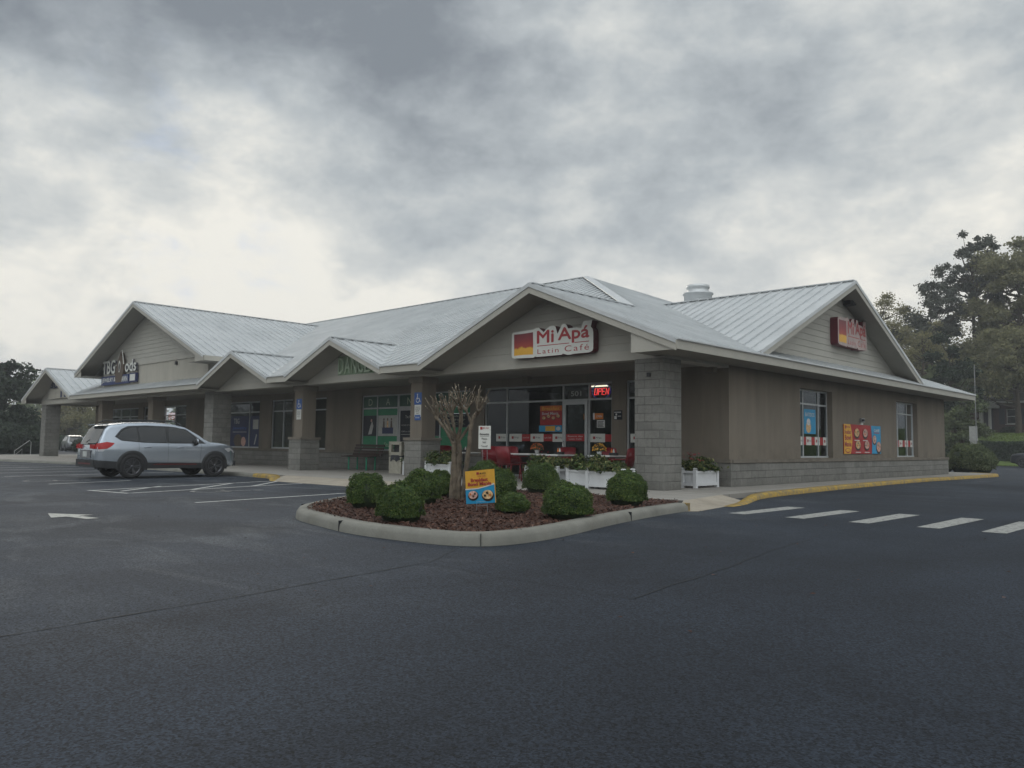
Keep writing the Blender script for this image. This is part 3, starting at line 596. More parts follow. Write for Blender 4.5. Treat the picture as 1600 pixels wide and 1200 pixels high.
# siding gables
def siding(mb, c, zlo, zhi, wfun, plane, axis, m='siding', row=.22):
    z = zlo
    while z < zhi-.02:
        z1 = min(z+row, zhi); a0 = wfun(z); a1 = wfun(z1)
        if a0 > .02:
            q = []
            for (w_, zz, o_) in ((a0,z,.028),(a1,z1,.008)):
                q.append((w_, zz, o_))
            if axis == 'y': vs = [(c-a0,plane-.028,z),(c+a0,plane-.028,z),(c+a1,plane-.008,z1),(c-a1,plane-.008,z1),(c-a0,plane,z),(c+a0,plane,z)]
            else: vs = [(plane+.028,c-a0,z),(plane+.028,c+a0,z),(plane+.008,c+a1,z1),(plane+.008,c-a1,z1),(plane,c-a0,z),(plane,c+a0,z)]
            mb.add(vs, [(0,1,2,3),(4,5,1,0)], m)
        z = z1
    zs = [zlo, zhi]; t = .1 if axis == 'y' else -.1
    if axis == 'y': mb.prism([(c-wfun(zlo),plane,zlo),(c+wfun(zlo),plane,zlo),(c+max(wfun(zhi),.01),plane,zhi),(c-max(wfun(zhi),.01),plane,zhi)],(0,.1,0),m)
    else: mb.prism([(plane,c-wfun(zlo),zlo),(plane,c+wfun(zlo),zlo),(plane,c+max(wfun(zhi),.01),zhi),(plane,c-max(wfun(zhi),.01),zhi)],(-.1,0,0),m)
for c, h, z in ((XA,HM,Z0),(XD,HD,Z0),(XG,HG,Z0),(XF,HF,Z0)):
    gb = MB(); siding(gb, c, 3.83, z+PT*h-.17, lambda q: max(0,(z+PT*h-.17-q)/PT), 18.03, 'y'); bp(gb, 'gable_siding')
gb = MB(); siding(gb, XT, 5.52, ZT-.17, lambda q: max(0,min(6.6,(ZT-.17-q)/PT)), 18.03, 'y')
gb.box(XT-6.62,XT+6.62,17.98,18.05,5.36,5.52,'trim'); gb.box(XT-6.6,XT+6.6,18.03,18.12,4.05,5.36,'stucco_band')
for s_ in (-1,1): gb.box(XT+s_*6.6-(.1 if s_ > 0 else 0), XT+s_*6.6+(.1 if s_ < 0 else 0), 18.121, 21.0, 4.2, 5.2, 'stucco_band')
for x in (-40.6,): gb.box(x-.07,x+.07,17.93,18.03,5.1,5.28,'dark_metal')
bp(gb, 'gable_siding')
gb = MB(); siding(gb, SC, 4.27, SZ1-.17, lambda q: max(0,(SZ1-.17-q)/SP), -11.6, 'x'); bp(gb, 'gable_siding')
bm_ = MB(); bm_.box(-61.4,-11.6,17.99,18.41,3.57,3.828,'trim'); bm_.box(-12.0,-11.59,18.42,21.39,3.57,3.83,'trim'); bm_.box(-61.4,-61.0,18.42,21.39,3.57,3.83,'trim'); bp(bm_, 'beam')
# walls with openings
def wall_grid(mb, u0, u1, z0, z1, holes, fn, m):
    us = sorted({u0,u1,*[h[0] for h in holes],*[h[1] for h in holes]}); zs = sorted({z0,z1,*[h[2] for h in holes],*[h[3] for h in holes]})
    for i in range(len(us)-1):
        run = None
        for j in range(len(zs)-1):
            uc = (us[i]+us[i+1])/2; zc_ = (zs[j]+zs[j+1])/2
            hole = any(h[0] < uc < h[1] and h[2] < zc_ < h[3] for h in holes)
            if not hole: run = (run[0], zs[j+1]) if run else (zs[j], zs[j+1])
            if hole and run: fn(mb, us[i], us[i+1], *run, m); run = None
        if run: fn(mb, us[i], us[i+1], *run, m)
FW = 21.4
def fn_front(mb, u0, u1, z0, z1, m): mb.box(u0,u1,FW,FW+.25,z0,z1,m)
fh = [(-21.73,-15.8,.12,3.36),(-15.24,-13.25,.93,3.36),(-29.47,-26.95,.93,3.33),(-26.95,-25.55,.12,3.33),(-25.55,-22.5,.93,3.33),(-33.35,-32.2,.92,3.35),(-37.06,-35.1,.92,3.35),(-41.76,-38.25,.92,3.35),(-52.8,-46.7,.12,3.35),(-58.2,-53.6,.92,3.35)]
w = MB(); wall_grid(w, -61.0, -11.6, .0, 3.66, fh, fn_front, 'stucco'); bp(w, 'wall')
w = MB(); sh_ = [(26.22,28.9,.93,3.27),(35.55,38.25,.93,3.27)]
wall_grid(w, FW+.251, 42.2, .0, 3.645, sh_, lambda mb,u0,u1,z0,z1,m: mb.box(-11.88,-11.601,u0,u1,z0,z1,m), 'stucco'); bp(w, 'wall')
w = MB(); w.box(-61,-11.89,42.0,42.25,0,3.645,'stucco'); w.box(-61,-60.75,21.66,41.99,0,3.645,'stucco'); bp(w, 'wall')
# stone wainscot with ledge
st = MB()
xs = sorted([(-61.0,-58.2),(-58.2,-53.6),(-53.6,-52.8),(-46.7,-41.76),(-41.76,-26.95),(-25.55,-21.73),(-15.8,-11.5)])
for x0, x1 in xs: st = MB(); st.box(x0,x1,FW-.10,FW-.001,.02,.80,'split_face_block'); st.box(x0,x1,FW-.13,FW-.001,.801,.90,'cap_stucco'); bp(st, 'stone_base')
st = MB()
st.box(-11.599,-11.5,FW-.001,42.3,.02,.80,'split_face_block'); st.box(-11.599,-11.47,FW-.001,42.33,.801,.90,'cap_stucco'); bp(st, 'stone_base')
# windows
def front_window(name, x0, x1, z0, z1, mull, tz, y=FW+.10, fw=.06, m='frame_metal', glass='shop_glass', skip_pane=()):
    b = MB(); b.box(x0,x1,y-.03,y+.05,z1-fw,z1,m); b.box(x0,x1,y-.03,y+.05,z0,z0+fw*1.2,m); b.box(x0,x0+fw,y-.03,y+.05,z0+fw*1.2,z1-fw,m); b.box(x1-fw,x1,y-.03,y+.05,z0+fw*1.2,z1-fw,m)
    prev = x0+fw
    for x in mull:
        b.box(x-fw/2,x+fw/2,y-.032,y+.048,z0+fw*1.2,z1-fw,m)
    ed = [x0+fw]+[q for x in mull for q in (x-fw/2,x+fw/2)]+[x1-fw]
    for a_, c_ in zip(ed[::2], ed[1::2]):
        if tz: b.box(a_,c_,y-.03,y+.045,tz-fw/2,tz+fw/2,m)
    w_ = bp(b, name)
    g_ = MB()
    for a_, c_ in zip(ed[::2], ed[1::2]): g_.add([(a_,y,z0+fw),(c_,y,z0+fw),(c_,y,z1-fw),(a_,y,z1-fw)], [(0,1,2,3)], glass)
    bp(g_, 'pane', w_); return w_, ed, y
def decals(win, fnc):
    b = MB(); fnc(b); return bp(b, 'window_decal', win)
def cafe_band(b, x0, x1, y, first=0., z0=1.37, z1=1.65):
    P_ = Panel(b, (0,y-.004,0), (1,0,0), (0,0,1), (0,-1,0)); x = x0+first; i = 0
    while x < x1-.03:
        w_ = .62 if i % 2 == 0 else .42; e = min(x+w_, x1); m = 'white_face' if i % 2 == 0 else 'poster_red'
        P_.rect(x, z0 if i % 2 == 0 else z0+.02, e, z1 if i % 2 == 0 else z1-.02, m, 0)
        if e-x > .4:
            if i % 2 == 0: P_.rect(x+.12,z0+.10,x+.22,z0+.19,'sign_red',1); P_.text('Mi Apá', x+.25,z0+.1,x+.47,z0+.18,'ink',1,0)
            else: P_.text('Latin Café', x+.05,z0+.12,x+.36,z0+.17,'paper',1,0)
        x = e; i += 1
# cafe bay
cw, ed, wy = front_window('storefront_window', -21.73, -15.8, .12, 3.36, [-20.6,-17.92,-16.79], 2.8)
def cafe_art(b):
    P_ = Panel(b, (0,wy-.004,0), (1,0,0), (0,0,1), (0,-1,0))
    P_.rect(-19.0,1.95,-18.0,2.62,'poster_red',0); P_.rect(-19.0,2.45,-18.0,2.63,'poster_orange',1); P_.text('Breakfast', -18.9,2.47,-18.1,2.6,'poster_yellow',2,.02)
    for k in range(4): P_.bowl(-18.82+.22*k,2.2+.06*(k%2),.09,'food',1)
    P_.text('Bowl Mania',-18.9,2.31,-18.15,2.41,'paper',2,.01)
    P_.rect(-19.05,1.72,-18.0,1.94,'sky_blue',0); P_.rect(-18.75,1.74,-18.3,1.92,'poster_yellow',1); P_.disc(-18.15,1.83,.1,.07,'paper',1)
    P_.text('501', -17.6,2.93,-17.15,3.1,'grey_white',0,.01)
    P_.rect(-16.6,2.13,-16.22,2.33,'orange',0); P_.rect(-16.64,2.12,-16.57,2.34,'paper',1); P_.text('OPEN',-16.5,2.19,-16.27,2.26,'paper',1,.01)
    P_.rect(-16.48,1.85,-16.15,2.1,'paper',0); 
    for k in range(5): P_.rect(-16.45,1.88+.04*k,-16.2-.03*(k%2),1.9+.04*k,'ink',1)
    P_.rect(-17.05,2.13,-16.83-.02,2.32,'orange',0); P_.rect(-17.0,2.18,-16.89,2.27,'paper',1)
decals(cw, cafe_art)
for a_, c_ in ((ed[0]+.5,ed[1]),(ed[2]+.08,ed[3]),(ed[6],ed[7])): decals(cw, lambda b: cafe_band(b, a_, c_, wy))
# cafe door inside the bay
b = MB(); dx0, dx1 = -17.88, -16.83; y = wy-.05
b.box(dx0,dx0+.11,y-.03,y+.015,.14,2.76,'frame_metal'); b.box(dx1-.11,dx1,y-.03,y+.015,.14,2.76,'frame_metal'); b.box(dx0+.11,dx1-.11,y-.03,y+.015,2.64,2.76,'frame_metal'); b.box(dx0+.11,dx1-.11,y-.03,y+.015,.14,.36,'frame_metal')
b.add([(dx0+.11,y,.36),(dx1-.11,y,.36),(dx1-.11,y,2.64),(dx0+.11,y,2.64)],[(0,1,2,3)],'shop_glass')
P_ = Panel(b,(0,y-.006,0),(1,0,0),(0,0,1),(0,-1,0)); P_.rect(dx0+.12,1.40,dx1-.12,1.64,'poster_red',0); P_.text('Buenos dias',dx0+.2,1.54,dx1-.2,1.59,'paper',1,0); P_.text('Latin Café',dx0+.25,1.45,dx1-.25,1.5,'paper',1,0)
door = bp(b, 'door'); b = MB(); b.tube([(dx0+.05,y-.04,1.0),(dx0+.05,y-.09,1.03),(dx0+.05,y-.09,1.37),(dx0+.05,y-.04,1.4)],.014,'chrome'); bp(b,'handle',door)
cw2, e2, wy2 = front_window('storefront_window', -15.24, -13.25, .93, 3.36, [-14.2], 2.8)
decals(cw2, lambda b: cafe_band(b, e2[0]+.05, e2[1], wy2)); decals(cw2, lambda b: cafe_band(b, e2[2], e2[3], wy2, .1))
# dance studio bay
def studio_art(win, ed, wy, ch):
    for i, (a_, c_) in enumerate(zip(ed[::2], ed[1::2])):
        b = MB(); P_ = Panel(b, (0,wy-.004,0), (1,0,0), (0,0,1), (0,-1,0))
        P_.rect(a_,2.80,c_,3.27,'green_dark',0); P_.text(ch[i], (a_+c_)/2-.14,2.88,(a_+c_)/2+.14,3.17,'letter_green',1,.0); bp(b, 'window_decal', win)
        b = MB(); P_ = Panel(b, (0,wy-.004,0), (1,0,0), (0,0,1), (0,-1,0)); P_.rect(a_,1.0,c_,1.55,'green_film',0); P_.rect(a_,2.45,c_,2.72,'green_film',0)
        if ch[i] == 'D': P_.rect(a_,1.56,c_,2.44,'dark_panel',0); P_.poly([(-29.05,1.62),(-28.8,1.64),(-28.68,2.0),(-28.78,2.2),(-28.9,2.0)],'grey_white',1); P_.disc(-28.83,2.23,.05,.07,'food_pink',1)
        elif ch[i] == 'A':
            P_.rect(a_+.02,1.56,c_,2.44,'grey_white',0)
            for k in range(3):
                x = -27.95+.26*k; P_.disc(x,2.27,.05,.06,'emblem_brown',1,10); P_.poly([(x-.08,1.75),(x+.08,1.75),(x+.05,2.2),(x-.05,2.2)],('emblem_brown','food','emblem_brown')[k],1)
            P_.rect(-28.05,1.66,-27.3,1.92,'navy',2); P_.text('Studio', -27.9,1.1,-27.15,1.28,'letter_green',1,0)
        elif ch[i] == 'C': P_.rect(a_,1.6,c_,2.44,'dark_panel',0)
        else:
            P_.rect(a_,1.551,c_,1.9,'green_film',0); P_.rect(a_,1.9,c_,2.44,'dark_panel',0)
            for k in range(3): P_.text(('JAZZ BALLET','TAP HIP HOP','LYRICAL')[k], a_+.15,2.3-.14*k,c_-.3,2.37-.14*k,'letter_green',1,0)
        bp(b, 'window_film', win)
dw, ed, wy = front_window('studio_window', -29.47, -26.95, .93, 3.33, [-28.4], 2.76); studio_art(dw, ed, wy, 'DA')
dw, ed, wy = front_window('studio_window', -25.55, -22.5, .93, 3.33, [-24.3], 2.76); studio_art(dw, ed, wy, 'CE')
dw, ed, wy = front_window('door_transom', -26.945, -25.555, 2.73, 3.33, [], 0)
b = MB(); P_ = Panel(b, (0,wy-.004,0), (1,0,0), (0,0,1), (0,-1,0)); P_.rect(ed[0],2.80,ed[1],3.27,'green_dark',0); P_.text('N', -26.39,2.88,-26.11,3.17,'letter_green',1,.0); bp(b, 'window_decal', dw)
b = MB(); dx0, dx1 = -26.85,-25.65; y = wy-.05
b.box(dx0,dx0+.09,y-.03,y+.015,.14,2.72,'frame_metal'); b.box(dx1-.09,dx1,y-.03,y+.015,.14,2.72,'frame_metal'); b.box(dx0+.09,dx1-.09,y-.03,y+.015,2.62,2.72,'frame_metal')
b.add([(dx0+.09,y,.14),(dx1-.09,y,.14),(dx1-.09,y,2.62),(dx0+.09,y,2.62)],[(0,1,2,3)],'dark_panel')
P_ = Panel(b,(0,y-.006,0),(1,0,0),(0,0,1),(0,-1,0)); P_.text('The A',dx0+.4,2.3,dx0+.75,2.42,'grey_white',0,0); P_.text('HOURS OF CLASSES',dx0+.15,1.98,dx1-.15,2.04,'grey_white',0,0)
P_.text('352 555 0134',dx0+.15,1.72,dx1-.15,1.78,'grey_white',0,0) if False else P_.text('Office Hours',dx0+.15,1.72,dx1-.15,1.78,'grey_white',0,0); P_.rect(dx0+.12,1.62,dx1-.12,1.635,'grey_white',0); P_.rect(dx0+.12,.3,dx1-.12,1.2,'green_film',0); P_.disc(-26.5,1.25,.2,.1,'grey_white',1); bp(b,'door')
# plain windows
bl = MB()
for (x0,x1,mu) in ((-33.35,-32.2,[]),(-37.06,-35.1,[-36.0])):
    front_window('window',x0,x1,.92,3.35,mu,2.79,y=FW+.08); bl = MB(); bl.box(x0,x1,FW+.2,FW+.22,.92,3.35,'blind'); bp(bl, 'window_blind')
wt,_,yy = front_window('window',-41.76,-38.25,.92,3.35,[-39.4],2.79)
def tbg_art(b):
    P_ = Panel(b, (0,yy-.004,0), (1,0,0), (0,0,1), (0,-1,0)); P_.rect(-41.68,1.0,-39.45,2.6,'navy',0); P_.text('TBG',-41.1,2.2,-40.5,2.48,'grey_white',1,.01); P_.text('Jewelry',-41.2,1.85,-39.7,2.05,'blue',1,.01); P_.rect(-41.2,1.74,-39.7,1.77,'grey_white',1)
    P_.disc(-40.6,1.3,.45,.34,'emblem_brown',1); P_.disc(-40.0,1.25,.25,.25,'food_pink',2); P_.rect(-39.33,1.0,-38.32,2.6,'navy',0); P_.rect(-39.05,1.9,-38.5,2.4,'grey_white',1); P_.poly([(-38.9,1.1),(-38.8,1.1),(-38.6,1.6),(-38.7,1.65)],'grey_white',1)
decals(wt, tbg_art)
wt2,_,_ = front_window('storefront_window',-52.8,-46.7,.12,3.35,[-51.2,-49.7,-48.3],2.79); wt3,_,_ = front_window('window',-58.2,-53.6,.92,3.35,[-56.6,-55.1],2.79)
for x0, x1, dy, m_ in ((-58.2,-53.6,.5,'interior'),(-52.8,-46.7,1.5,'interior'),(-41.76,-38.25,.2,'dark_panel'),(-29.47,-22.5,.6,'interior')): bl = MB(); bl.box(x0,x1,FW+dy,FW+dy+.02,.15,3.4,m_); bp(bl, 'window_blind')
# side windows (three lights wide)
def side_window(y0, y1, mull, tz):
    b = MB(); x = -11.82; fw = .055; z0, z1 = .93, 3.27; m = 'frame_metal'
    b.box(x-.05,x+.03,y0,y1,z1-fw,z1,m); b.box(x-.05,x+.05,y0,y1,z0,z0+fw,m); b.box(x-.05,x+.03,y0,y0+fw,z0+fw,z1-fw,m); b.box(x-.05,x+.03,y1-fw,y1,z0+fw,z1-fw,m)
    for q in mull: b.box(x-.05,x+.032,q-fw/2,q+fw/2,z0+fw,z1-fw,m)
    ed = [y0+fw]+[q for k in mull for q in (k-fw/2,k+fw/2)]+[y1-fw]
    for a_, c_ in zip(ed[::2], ed[1::2]): b.box(x-.05,x+.03,a_,c_,tz-fw/2,tz+fw/2,m)
    w_ = bp(b, 'window'); g_ = MB()
    for a_, c_ in zip(ed[::2], ed[1::2]): g_.add([(x,a_,z0),(x,c_,z0),(x,c_,z1),(x,a_,z1)],[(0,1,2,3)],'shop_glass')
    bp(g_, 'pane', w_)
    d = MB(); P_ = Panel(d, (x+.004,0,0),(0,1,0),(0,0,1),(1,0,0)); P_.rect(ed[0],1.37,ed[-1],1.64,'poster_red',0)
    for k in range(4):
        c_ = y0+.22+(y1-y0-.35)*k/3.3; P_.rect(c_,1.36,c_+.42,1.65,'white_face',1) if True else None; P_.rect(c_+.08,1.46,c_+.17,1.56,'sign_red',2); P_.text('Mi Apá',c_+.2,1.47,c_+.38,1.54,'ink',2,0)
    if y0 < 30:
        P_.rect(27.0,1.75,27.95,2.6,'sky_blue',0); P_.text('BATIDOS',27.1,2.35,27.85,2.48,'paper',1,.01); P_.disc(27.35,1.98,.2,.2,'food',1); P_.disc(27.35,2.16,.15,.12,'paper',2)
    bp(d, 'window_decal', w_)
side_window(26.22,28.9,[26.86,28.12],2.77); side_window(35.55,38.25,[36.26,37.42],2.77)
# cafe interior seen through the glass
it = MB(); it.box(-29,-12.1,27.5,27.6,.1,3.5,'interior'); it.box(-22.4,-22.3,21.7,27.5,.1,3.5,'interior'); it.box(-22.3,-12.1,21.7,27.49,.13,.15,'interior_floor'); it.box(-22.3,-11.9,21.7,41.9,3.45,3.5,'interior')
it.box(-20,-15,25.6,26.3,.15,1.2,'interior_floor'); it.box(-20.2,-19.2,24.5,24.9,.15,3.4,'interior'); it.box(-14.5,-14.4,27.6,41.9,.1,3.5,'interior')
bp(it, 'interior')
for x, y, rr in ((-17.5,23.3,.0),(-17.0,25.2,.1),(-16.4,24.6,.1)):
    b = MB()
    if rr: b.lathe([(0,0),(rr,0),(rr,.05),(0,.05)],(x,y,3.36),(0,0,1),'lamp',14)
    else: b.box(x-.6,x+.1,y-.05,y+.05,3.38,3.42,'lamp')
    bp(b, 'ceiling_light')
# columns
def block_col(x0, y0, s_=.9, top=3.569):
    b = MB(); b.box(x0,x0+s_,y0,y0+s_,.10,top,'split_face_block'); return bp(b, 'column')
block_col(-61.05,17.95); block_col(-37.25,17.95)
cc = block_col(-12.46,17.9,.88)
b = MB(); b.box(-12.06,-11.96,17.86,17.9,3.08,3.19,'dark_metal'); bp(b, 'outlet_box', cc)
def ped_col(xc, yc=18.42):
    b = MB(); b.box(xc-.44,xc+.44,yc-.44,yc+.44,.10,1.36,'split_face_block'); b.box(xc-.48,xc+.48,yc-.48,yc+.48,1.361,1.46,'cap_stucco')
    b.box(xc-.31,xc+.31,yc-.31,yc+.31,1.461,3.36,'stucco'); b.box(xc-.37,xc+.37,yc-.37,yc+.37,3.361,3.569,'cap_stucco'); return bp(b, 'column')
for xc in (-50.9,-43.8,-29.25,-21.75): ped_col(xc)
# side gable floodlight, roof vent
b = MB(); b.lathe([(0,0),(.16,0),(.16,.02),(.1,.03)],(-11.58,30.15,6.78),(1,0,0),'dark_metal',12); b.box(-11.56,-11.3,29.95,30.35,6.55,6.8,'dark_metal'); b.box(-11.4,-11.2,29.98,30.32,6.56,6.74,'dark_metal'); bp(b,'gable_light')
b = MB(); b.lathe([(.6,0),(.6,.72),(.66,.74),(.66,.80),(.46,.82),(.46,1.0),(.5,1.02),(.5,1.14),(.0,1.2)],(-18.25,31.0,7.15),(0,0,1),'metal_roof',28); bp(b,'roof_vent')
for x, y_ in ((-19.2,21.0),(-11.95,21.0)): b = MB(); b.box(x-.14,x+.14,y_-.1,y_+.1,3.42,3.655,'cap_stucco'); bp(b,'porch_light')

# ------------------------------------------------------------------ signs
def cafe_sign(name, O, U, V, Nn, w, h, depth, face='white_face', **p):
    root = empty(name, O, 0, **p); b = MB()
    pts = [(180,240),(200,205),(350,182),(500,160),(530,140),(570,135),(640,215),(680,160),(720,120),(770,108),(800,125),(830,250),(885,100),(905,88),(930,90),(950,110),(970,165),(1080,155),(1140,170),(1165,60),(1190,52),(1280,45),(1262,150),(1285,190),(1292,240),(1292,510),(1280,545),(1245,570),(1050,590),(1000,605),(950,605),(905,585),(885,605),(540,640),(522,628),(505,650),(220,665),(190,650),(180,620)]
    def uv(x, y): 
        u = (x-180)/1112; v = (665-y)/620; v -= (u)*.0; return (u, v+.0)
    def fix(x, y):          # undo the view's slant of the level lines
        return ((x-180)/1112*w, (665-y-(x-180)*.098)/535*h)
    Ue, Ve, Ne = Vector(U), Vector(V), Vector(Nn)
    poly = [Ue*a_+Ve*c_ for a_, c_ in (fix(*q) for q in pts)]
    b.prism([q+Ne*depth for q in poly], -Ne*depth, face, 'sign_side_red'); b.build('cabinet', root)
    c = MB(); P_ = Panel(c, Ne*(depth+.002), U, V, Nn)
    P_.poly([fix(x,y) for x,y in ((215,240),(330,232),(490,208),(494,400),(492,595),(360,600),(218,618))],'sunset_logo',0); c.build('logo', root)
    c = MB(); P_ = Panel(c, Ne*(depth+.002), U, V, Nn)
    a0 = fix(550,405); a1 = fix(775,170); P_.btext('Mi', a0[0], a0[1], a1[0], a1[1]-.01, 'sign_red', .014)
    a0 = fix(840,420); a1 = fix(1240,120); P_.btext('Apá', a0[0], a0[1], a1[0], a1[1], 'sign_red', .014)
    q0 = fix(550,460); q1 = fix(985,410); P_.rect(q0[0],q0[1],q1[0],q0[1]+.022*h/.9,'sign_red',0); q0b = fix(1055,408); q1b = fix(1240,385); P_.rect(q0b[0],q0[1],q1b[0],q0[1]+.022*h/.9,'sign_red',0)
    a0 = fix(555,590); a1 = fix(845,480); P_.text('Latin',a0[0],a0[1],a1[0],a1[1],'sign_red',0,.0,0,1.25)
    a0 = fix(925,555); a1 = fix(1240,425); P_.text('Café',a0[0],a0[1],a1[0],a1[1],'sign_red',0,.0,0,1.25)
    c.build('lettering', root); return root
cafe_sign('cafe_sign', (-16.86,17.98,3.86), (1,0,0), (0,0,1), (0,-1,0), 3.12, .92, .24, label='contoured café sign with red lettering on the front gable above the patio', category='sign', group='café signs')
cafe_sign('cafe_sign', (-11.57,28.75,4.98), (0,1,0), (0,0,1), (1,0,0), 2.75, 1.14, .28, face='faded_face', label='contoured café sign with dark red sides on the side gable under a floodlight', category='sign', group='café signs')
# jewellery shop sign
root = empty('shop_sign', (-50.2,18.0,4.4), label='white channel letters with a brown pointed emblem over a blue jewelry and pawn panel', category='sign')
b = MB(); b.box(0,3.9,-.16,-.03,.02,.52,'panel_blue'); b.box(4.05,4.95,-.16,-.03,.05,.55,'navy'); P_ = Panel(b,(0,-.162,0),(1,0,0),(0,0,1),(0,-1,0)); P_.btext('JEWELRY &',.12,.12,2.1,.42,'white_face',.012); b.build('name_panel', root)
P2 = MB(); P_ = Panel(P2,(0,-.162,0),(1,0,0),(0,0,1),(0,-1,0)); P_.btext('PAWN',2.85,.12,3.8,.42,'white_face',.012); P_.rect(4.15,.12,4.85,.48,'white_face',1); P2.build('panel_lettering', root)
for t_, u0, u1, v1 in (('TBG',.1,1.95,1.42),('ods',3.4,4.9,1.32)):
    P2 = MB(); P_ = Panel(P2,(0,-.05,0),(1,0,0),(0,0,1),(0,-1,0)); P_.text(t_,u0,.66,u1,v1,'sign_side_blue',0,.02,0,1.2,.10); Q_ = Panel(P2,(0,-.156,0),(1,0,0),(0,0,1),(0,-1,0)); Q_.btext(t_,u0,.66,u1,v1,'white_face',.02); P2.build('letters', root)
P2 = MB(); P2.prism([(2.15,-.18,.1),(2.95,-.18,.1),(3.25,-.18,.75),(3.1,-.18,1.4),(2.75,-.18,1.85),(2.4,-.18,1.35),(2.05,-.18,.7)],(0,.14,0),'emblem_brown')
P_ = Panel(P2,(0,-.184,0),(1,0,0),(0,0,1),(0,-1,0)); P_.disc(2.65,1.0,.16,.34,'white_face',1); P_.disc(2.65,.95,.10,.24,'ink',2); P_.poly([(2.9,1.9),(3.0,1.92),(3.35,1.1),(3.2,1.1)],'white_face',1); P2.build('emblem', root)
root = empty('shop_sign', (-26.25,17.99,3.88), label='faded green DANCE letters on the small gable', category='sign')
b = MB(); P_ = Panel(b,(0,-.02,0),(1,0,0),(0,0,1),(0,-1,0))
for i, ch in enumerate('DANCE'): P_.text(ch, .42*i,0,.42*i+.36,.62 if i < 4 else .5,'letter_green',0,.0,0,1,.05)
b.build('letters', root)
b2 = MB(); b2.box(-.08,2.2,-.012,0,-.05,.68,'sign_green'); b2.build('backing', root)
b = MB(); b.box(-59.5,-55.9,17.86,17.98,3.9,4.55,'stucco_band'); P_ = Panel(b,(0,17.858,0),(1,0,0),(0,0,1),(0,-1,0)); P_.text('SUBS',-59.2,4.6,-56.4,5.0,'navy',0,.03); P_.rect(-57.2,3.95,-56.9,4.5,'navy',1); P_.rect(-56.5,3.95,-56.2,4.5,'navy',1)
b.build('shop_sign', None, None, label='cream sign box with dark letters inside the farthest gable', category='sign')
# accessible parking signs on the columns
def hc_sign(x, y, z, lab):
    root = empty('accessible_parking_sign', (x,y,z), label=lab, category='sign', group='accessible parking signs')
    b = MB(); b.box(-.19,.19,-.006,0,.26,.68,'blue'); P_ = Panel(b,(0,-.008,0),(1,0,0),(0,0,1),(0,-1,0))
    for i in range(10):
        t0 = R(120+i*24); t1 = R(120+(i+1)*24)
        P_.poly([(.1*math.cos(t0),.42+.1*math.sin(t0)),(.1*math.cos(t1),.42+.1*math.sin(t1)),(.075*math.cos(t1),.42+.075*math.sin(t1)),(.075*math.cos(t0),.42+.075*math.sin(t0))],'white_face',1)
    P_.disc(-.02,.61,.028,.028,'white_face',1,10); P_.rect(-.035,.44,.0,.58,'white_face',1); P_.rect(0,.46,.09,.485,'white_face',1); P_.poly([(.07,.46),(.1,.46),(.15,.34),(.12,.34)],'white_face',1)
    b.build('symbol_plate', root); b = MB(); b.box(-.17,.17,-.006,0,-.16,.25,'white_face'); P_ = Panel(b,(0,-.008,0),(1,0,0),(0,0,1),(0,-1,0))
    P_.text('PARKING BY',-.13,.15,.13,.19,'ink',1,0); P_.text('DISABLED',-.13,.08,.13,.13,'ink',1,0); P_.text('PERMIT',-.1,.01,.1,.06,'ink',1,0); P_.text('ONLY',-.08,-.07,.08,-.02,'ink',1,0); b.build('permit_plate', root); return root
hc_sign(-29.2,18.10,2.34,'blue accessible parking sign on the stone and stucco column nearest the silver car'); hc_sign(-21.65,18.10,2.34,'blue accessible parking sign on the column beside the litter bin')
b = MB(); b.box(-21.8,-21.5,18.09,18.1,2.06,2.24,'blue'); P_ = Panel(b,(0,18.088,0),(1,0,0),(0,0,1),(0,-1,0)); P_.text('TOW AWAY',-21.77,2.12,-21.53,2.18,'white_face',1,.01)
b.build('small_notice', None, None, label='small blue notice below the accessible sign beside the litter bin', category='sign')
b = MB(); b.box(-15.7,-15.38,FW-.02,FW-.002,2.1,2.4,'dark_panel'); P_ = Panel(b,(0,FW-.022,0),(1,0,0),(0,0,1),(0,-1,0)); P_.rect(-15.68,2.12,-15.58,2.22,'paper',1); P_.rect(-15.55,2.2,-15.41,2.23,'grey_white',1); P_.rect(-15.68,2.32,-15.41,2.36,'grey_white',1); P_.disc(-15.6,2.27,.035,.035,'white_face',1)
b.build('notice_plaque', None, None, label='small dark plaque on the wall between the café windows', category='plaque')
# neon signs
def neon(loc, w, lab, ring=True, s=1.):
    root = empty('neon_sign', loc, 0, label=lab, category='neon sign', group='neon signs'); b = MB(); h = .42*s
    glyph = {'O': [[(0,0),(0,1),(1,1),(1,0),(0,0)]], 'P': [[(0,0),(0,1),(1,1),(1,.5),(0,.5)]], 'E': [[(1,1),(0,1),(0,0),(1,0)],[(0,.5),(.8,.5)]], 'N': [[(0,0),(0,1),(1,0),(1,1)]]}
    for i, ch in enumerate('OPEN'):
        for pl in glyph[ch]: b.tube([((.1+.23*i+.15*x+.05*y)*w,-.02,(.22+.5*y)*h) for x, y in pl], .013*s, 'neon_red', 6)
    b.build('lettering_tube', root)
    if ring:
        b = MB(); b.tube([(w/2+.56*w*math.cos(t),-.0,.5*h+.62*h*math.sin(t)) for t in [2*math.pi*i/28 for i in range(29)]], .012*s, 'neon_blue', 6); b.build('border_tube', root)
    b = MB(); b.box(0,w,.01,.03,.15*h,.85*h,'dark_metal'); b.build('backing', root); return root
neon((-16.72,FW+.2,2.86), .68, 'small red OPEN neon in the café window beside the door')
neon((-49.75,FW+.3,2.34), .9, 'red OPEN neon in the jewelry shop front above the car', False, 2.)
